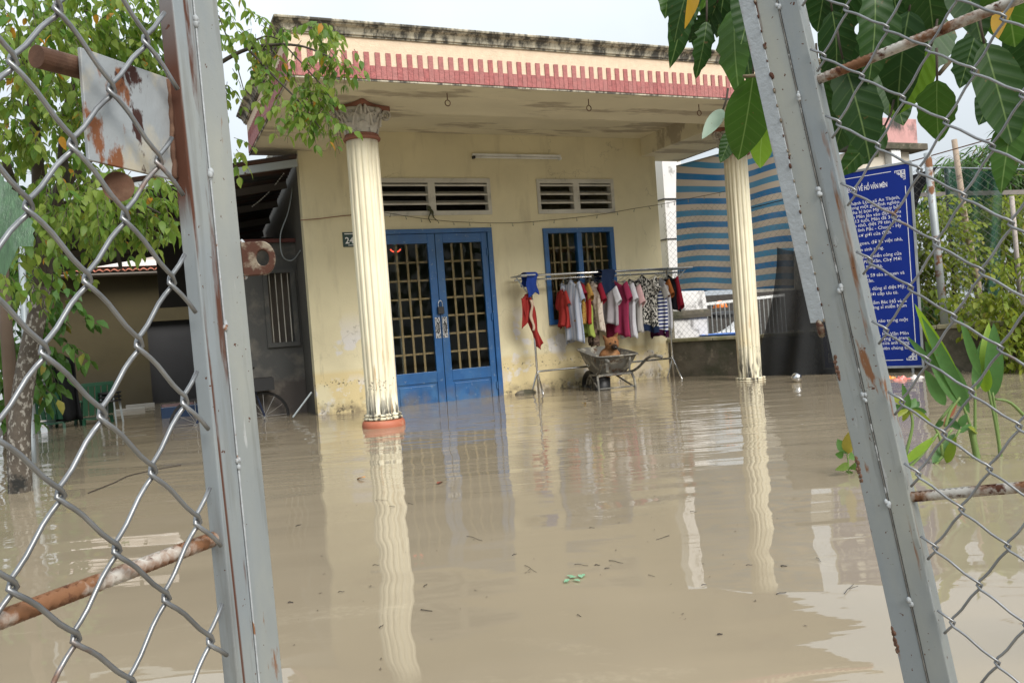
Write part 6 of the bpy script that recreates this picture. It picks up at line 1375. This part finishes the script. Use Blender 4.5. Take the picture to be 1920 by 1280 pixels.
for i, (a, c, w_) in enumerate([((1586, 850), (1570, 822), 20), ((1590, 850), (1588, 815), 22), ((1592, 870), (1572, 880), 16), ((1592, 860), (1606, 848), 18), ((1596, 880), (1606, 870), 18), ((1582, 852), (1568, 852), 16), ((1600, 885), (1580, 892), 14), ((1604, 868), (1612, 885), 16)]): blade(we3, a, c, w_, t3, 'leafG', 500+i, .4, 5)
stalk(we3, [(1592, 900), (1590, 860), (1584, 835)], t3, .005)

# ------------------------------------------------------------ things floating on the water
p = onZ(1080, 1086); fl_ = thing('leaf_sprig', 'pale green sprig of leaves floating on the water in the foreground', 'leaves', p)
for i, (dx, dy, an, s) in enumerate(((-.03, .01, 2.6, .9), (.0, .015, .4, .8), (.02, -.01, -.2, .9), (.03, .0, -.6, .7), (-.015, -.01, 3.4, .8), (.01, .01, 1.4, .7), (-.03, .0, 2.2, .8))):
    me = leafmesh('leaf', .045, .022, leafmat('pale_floating_leaf', (.20, .42, .25), (.28, .50, .32), None, .2) if i == 0 else fl_m, 5, .2, .1, seed=600+i)
    if i == 0: fl_m = me.materials[0]
    inst('leaf', me, fl_, mat4=MX.Translation((dx, dy, .006)) @ MX.Rotation(an, 4, 'Z') @ MX.Rotation(.12, 4, 'X') @ MX.Scale(s, 4))
p = onZ(1494, 716); b = MB(); b.sphere((p.x, p.y, .055), .062, 18, 12); tag(obj('clear_ball', b, M['chrome'], smooth=True), 'shiny round clear ball floating beside the black shade net', 'ball')
def crumple(name, label, cat, px, py, w_, col, h=.035, seed=0, rough=.3):
    p = onZ(px, py); rr = random.Random(seed); ph = rr.uniform(0, 6); b = MB()
    b.grid(lambda u, v_: (p.x+(u-.5)*w_+.02*math.sin(v_*9+ph), p.y+(v_-.5)*w_*.6, -.01+h*math.sin(math.pi*u)*math.sin(math.pi*v_)*(1+.5*math.sin(u*17+ph)+.4*math.sin(v_*15+u*6))), 16, 12)
    tag(obj(name, b, pmat(name+'_film', col, rough, var=.2, vs_=25), smooth=False), label, cat)
crumple('orange_wrapper', 'orange plastic wrapper floating under the blue sign', 'litter', 1664, 709, .22, (.70, .25, .03), seed=1)
crumple('red_wrapper', 'red and white crumpled wrapper floating under the blue sign', 'litter', 1690, 711, .24, (.55, .16, .13), seed=2)
crumple('clear_bag', 'crumpled clear plastic bag floating at the right corner of the sign', 'litter', 1718, 708, .22, (.55, .52, .50), seed=3, rough=.15)
for px, py, c, s in ((685, 899, (.55, .26, .09), 'small orange leaf floating left of the column reflection'), (1093, 758, (.60, .42, .10), 'yellow leaf floating in front of the wheelbarrow')):
    p = onZ(px, py); me = leafmesh('leaf', .075, .05, pmat('floating_leaf', c, .7), 5, .3, .25, seed=3); o = bpy.data.objects.new('floating_leaf', me); COL.objects.link(o); o.matrix_world = MX.Translation((p.x, p.y, .015)) @ MX.Rotation(rnd.uniform(0, 6), 4, 'Z'); tag(o, s, 'leaf')
p = onZ(820, 909); me = leafmesh('leaf', .13, .03, pmat('red_brown_leaf', (.22, .06, .03), .7), 6, .3, .1, seed=4); o = bpy.data.objects.new('floating_leaf', me); COL.objects.link(o); o.matrix_world = MX.Translation((p.x, p.y, .008)) @ MX.Rotation(-.6, 4, 'Z'); tag(o, 'narrow red-brown leaf floating in the door reflection', 'leaf')
tw = pmat('wet_twig', (.035, .025, .018), .6)
TW_ALL = [(995, 1067, 34, -50), (890, 1010, 34, -30), (1243, 1008, 30, 35), (935, 1083, 36, -5), (798, 1098, 12, 60), (1090, 1060, 26, -10), (1155, 1054, 28, -20), (1210, 1160, 36, 10), (1086, 1155, 10, -40), (1120, 1060, 10, 0), (1138, 1066, 10, 20), (1565, 1020, 80, -2), (1592, 1105, 40, 65), (1465, 1113, 20, 20), (1535, 1050, 18, -60), (1425, 1057, 14, 10), (1320, 1097, 10, 20), (800, 1145, 22, -15), (715, 1175, 14, 55), (922, 970, 10, 40), (705, 1060, 12, 0), (770, 945, 10, -20), (1110, 990, 10, 0), (860, 1022, 8, 0), (965, 1040, 10, 40), (1222, 1080, 14, -30), (1470, 1062, 12, 0), (1345, 985, 14, 10), (1300, 960, 12, -10), (715, 938, 22, 4), (1405, 1060, 12, 5), (1180, 1085, 12, -5), (735, 950, 12, 5), (1395, 840, 14, 5), (1090, 868, 60, 0), (600, 950, 30, 5), (560, 985, 12, 30), (545, 1130, 10, 10), (640, 1110, 12, 10), (1020, 1200, 12, 15), (1350, 1190, 10, 10)]
TW = [q for k, q in enumerate(TW_ALL) if k % 4 != 3]
for i, (px, py, w_, an) in enumerate(TW):
    a = onZ(px-w_/2*math.cos(R(an)), py+w_/2*math.sin(R(an))*.5); c = onZ(px+w_/2*math.cos(R(an)), py-w_/2*math.sin(R(an))*.5); m_ = (a+c)/2; d = c-a
    a.z = c.z = m_.z = .003; pts = [a, a.lerp(c, .35)+V((rnd.uniform(-.1, .1)*d.y, rnd.uniform(-.1, .1)*d.x, .002)), a.lerp(c, .7), c]
    b = MB(); r0 = rnd.uniform(.0008, .0019)*(1 if w_ > 12 else 1.5); b.tube(smoothpath(pts, 3), [r0*(1-.05*k) for k in range(10)], 5)
    if w_ > 28 and w_ < 60: b.tube([a.lerp(c, .5), a.lerp(c, .75)+V((d.y*.2, -d.x*.2, .004))], r0*.6, 4)
    tag(obj('twig', b, tw), 'small dark twig floating on the muddy water', 'twig', 'twigs floating on the flood water')
b = MB(); r2 = random.Random(31)
for i in range(80):
    cx_, cy_ = r2.choice([(700, 980), (930, 1060), (1120, 1060), (1300, 1010), (1420, 1080), (880, 900), (1180, 880), (600, 1150), (1050, 790)])
    q = onZ(r2.gauss(cx_, 110), max(770, r2.gauss(cy_, 70))); s_ = r2.uniform(.003, .009); a_ = r2.uniform(0, 6)
    b.add([(q.x+s_*math.cos(a_+k*1.57)*(1 if k % 2 else .4), q.y+s_*math.sin(a_+k*1.57)*(1 if k % 2 else .4), .0025+.002*(k % 2)) for k in range(4)], [(0, 1, 2, 3)])
obj('floating_specks', b, pmat('bark_crumbs', (.10, .075, .05), .8, var=.6, vs_=9), kind='stuff')
b = MB(); b.tube(smoothpath([V((q.x, q.y, .004)) for q in (onZ(165, 925), onZ(215, 905), onZ(250, 890), onZ(340, 872))], 4), .004, 5); tag(obj('twig', b, tw), 'long thin dark branch floating behind the left chain link wires', 'branch')
# ------------------------------------------------------------ unseen lane and trees added behind the camera to cut low sky
b = MB(); b.grid(lambda u, v_: (-40+80*u, -1.6-5.5*v_, .10+.05*math.sin(u*40+v_*3)), 60, 3); o = obj('lane', b, pmat('wet_asphalt', (.05, .05, .05), .6, bump=.004)); o['kind'] = 'structure'
b = MB(); b.hexa([(-40, -1.6, -.6), (40, -1.6, -.6), (40, -7.1, -.6), (-40, -7.1, -.6), (-40, -1.6, .07), (40, -1.6, .07), (40, -7.1, .07), (-40, -7.1, .07)]); o = obj('embankment', b, M['mud']); o['kind'] = 'structure'
for i in range(7):
    x = -15+i*5.2+rnd.uniform(-1, 1); y = -11+rnd.uniform(-1.5, 1.5); h = rnd.uniform(3.2, 5.0)
    r_ = plant_of('sky_blocking_tree', 'unseen dark leafy tree added behind the camera to block low sky', 'tree', (x, y, 0), [((x, y, h), (2.4, 2.0, 1.6), 500), ((x+1, y, h-1.7), (2.0, 1.6, 1.2), 300)], ld, M['twig'], 0, group='unseen trees added across the lane', per=4, spread=.2, size=(1.3, 2.0))
    b = MB(); b.tube([(x, y, -.3), (x+.1, y, h*.5), (x, y, h+.6)], [.16, .12, .05], 8); obj('trunk', b, M['dbark'], r_, smooth=True)
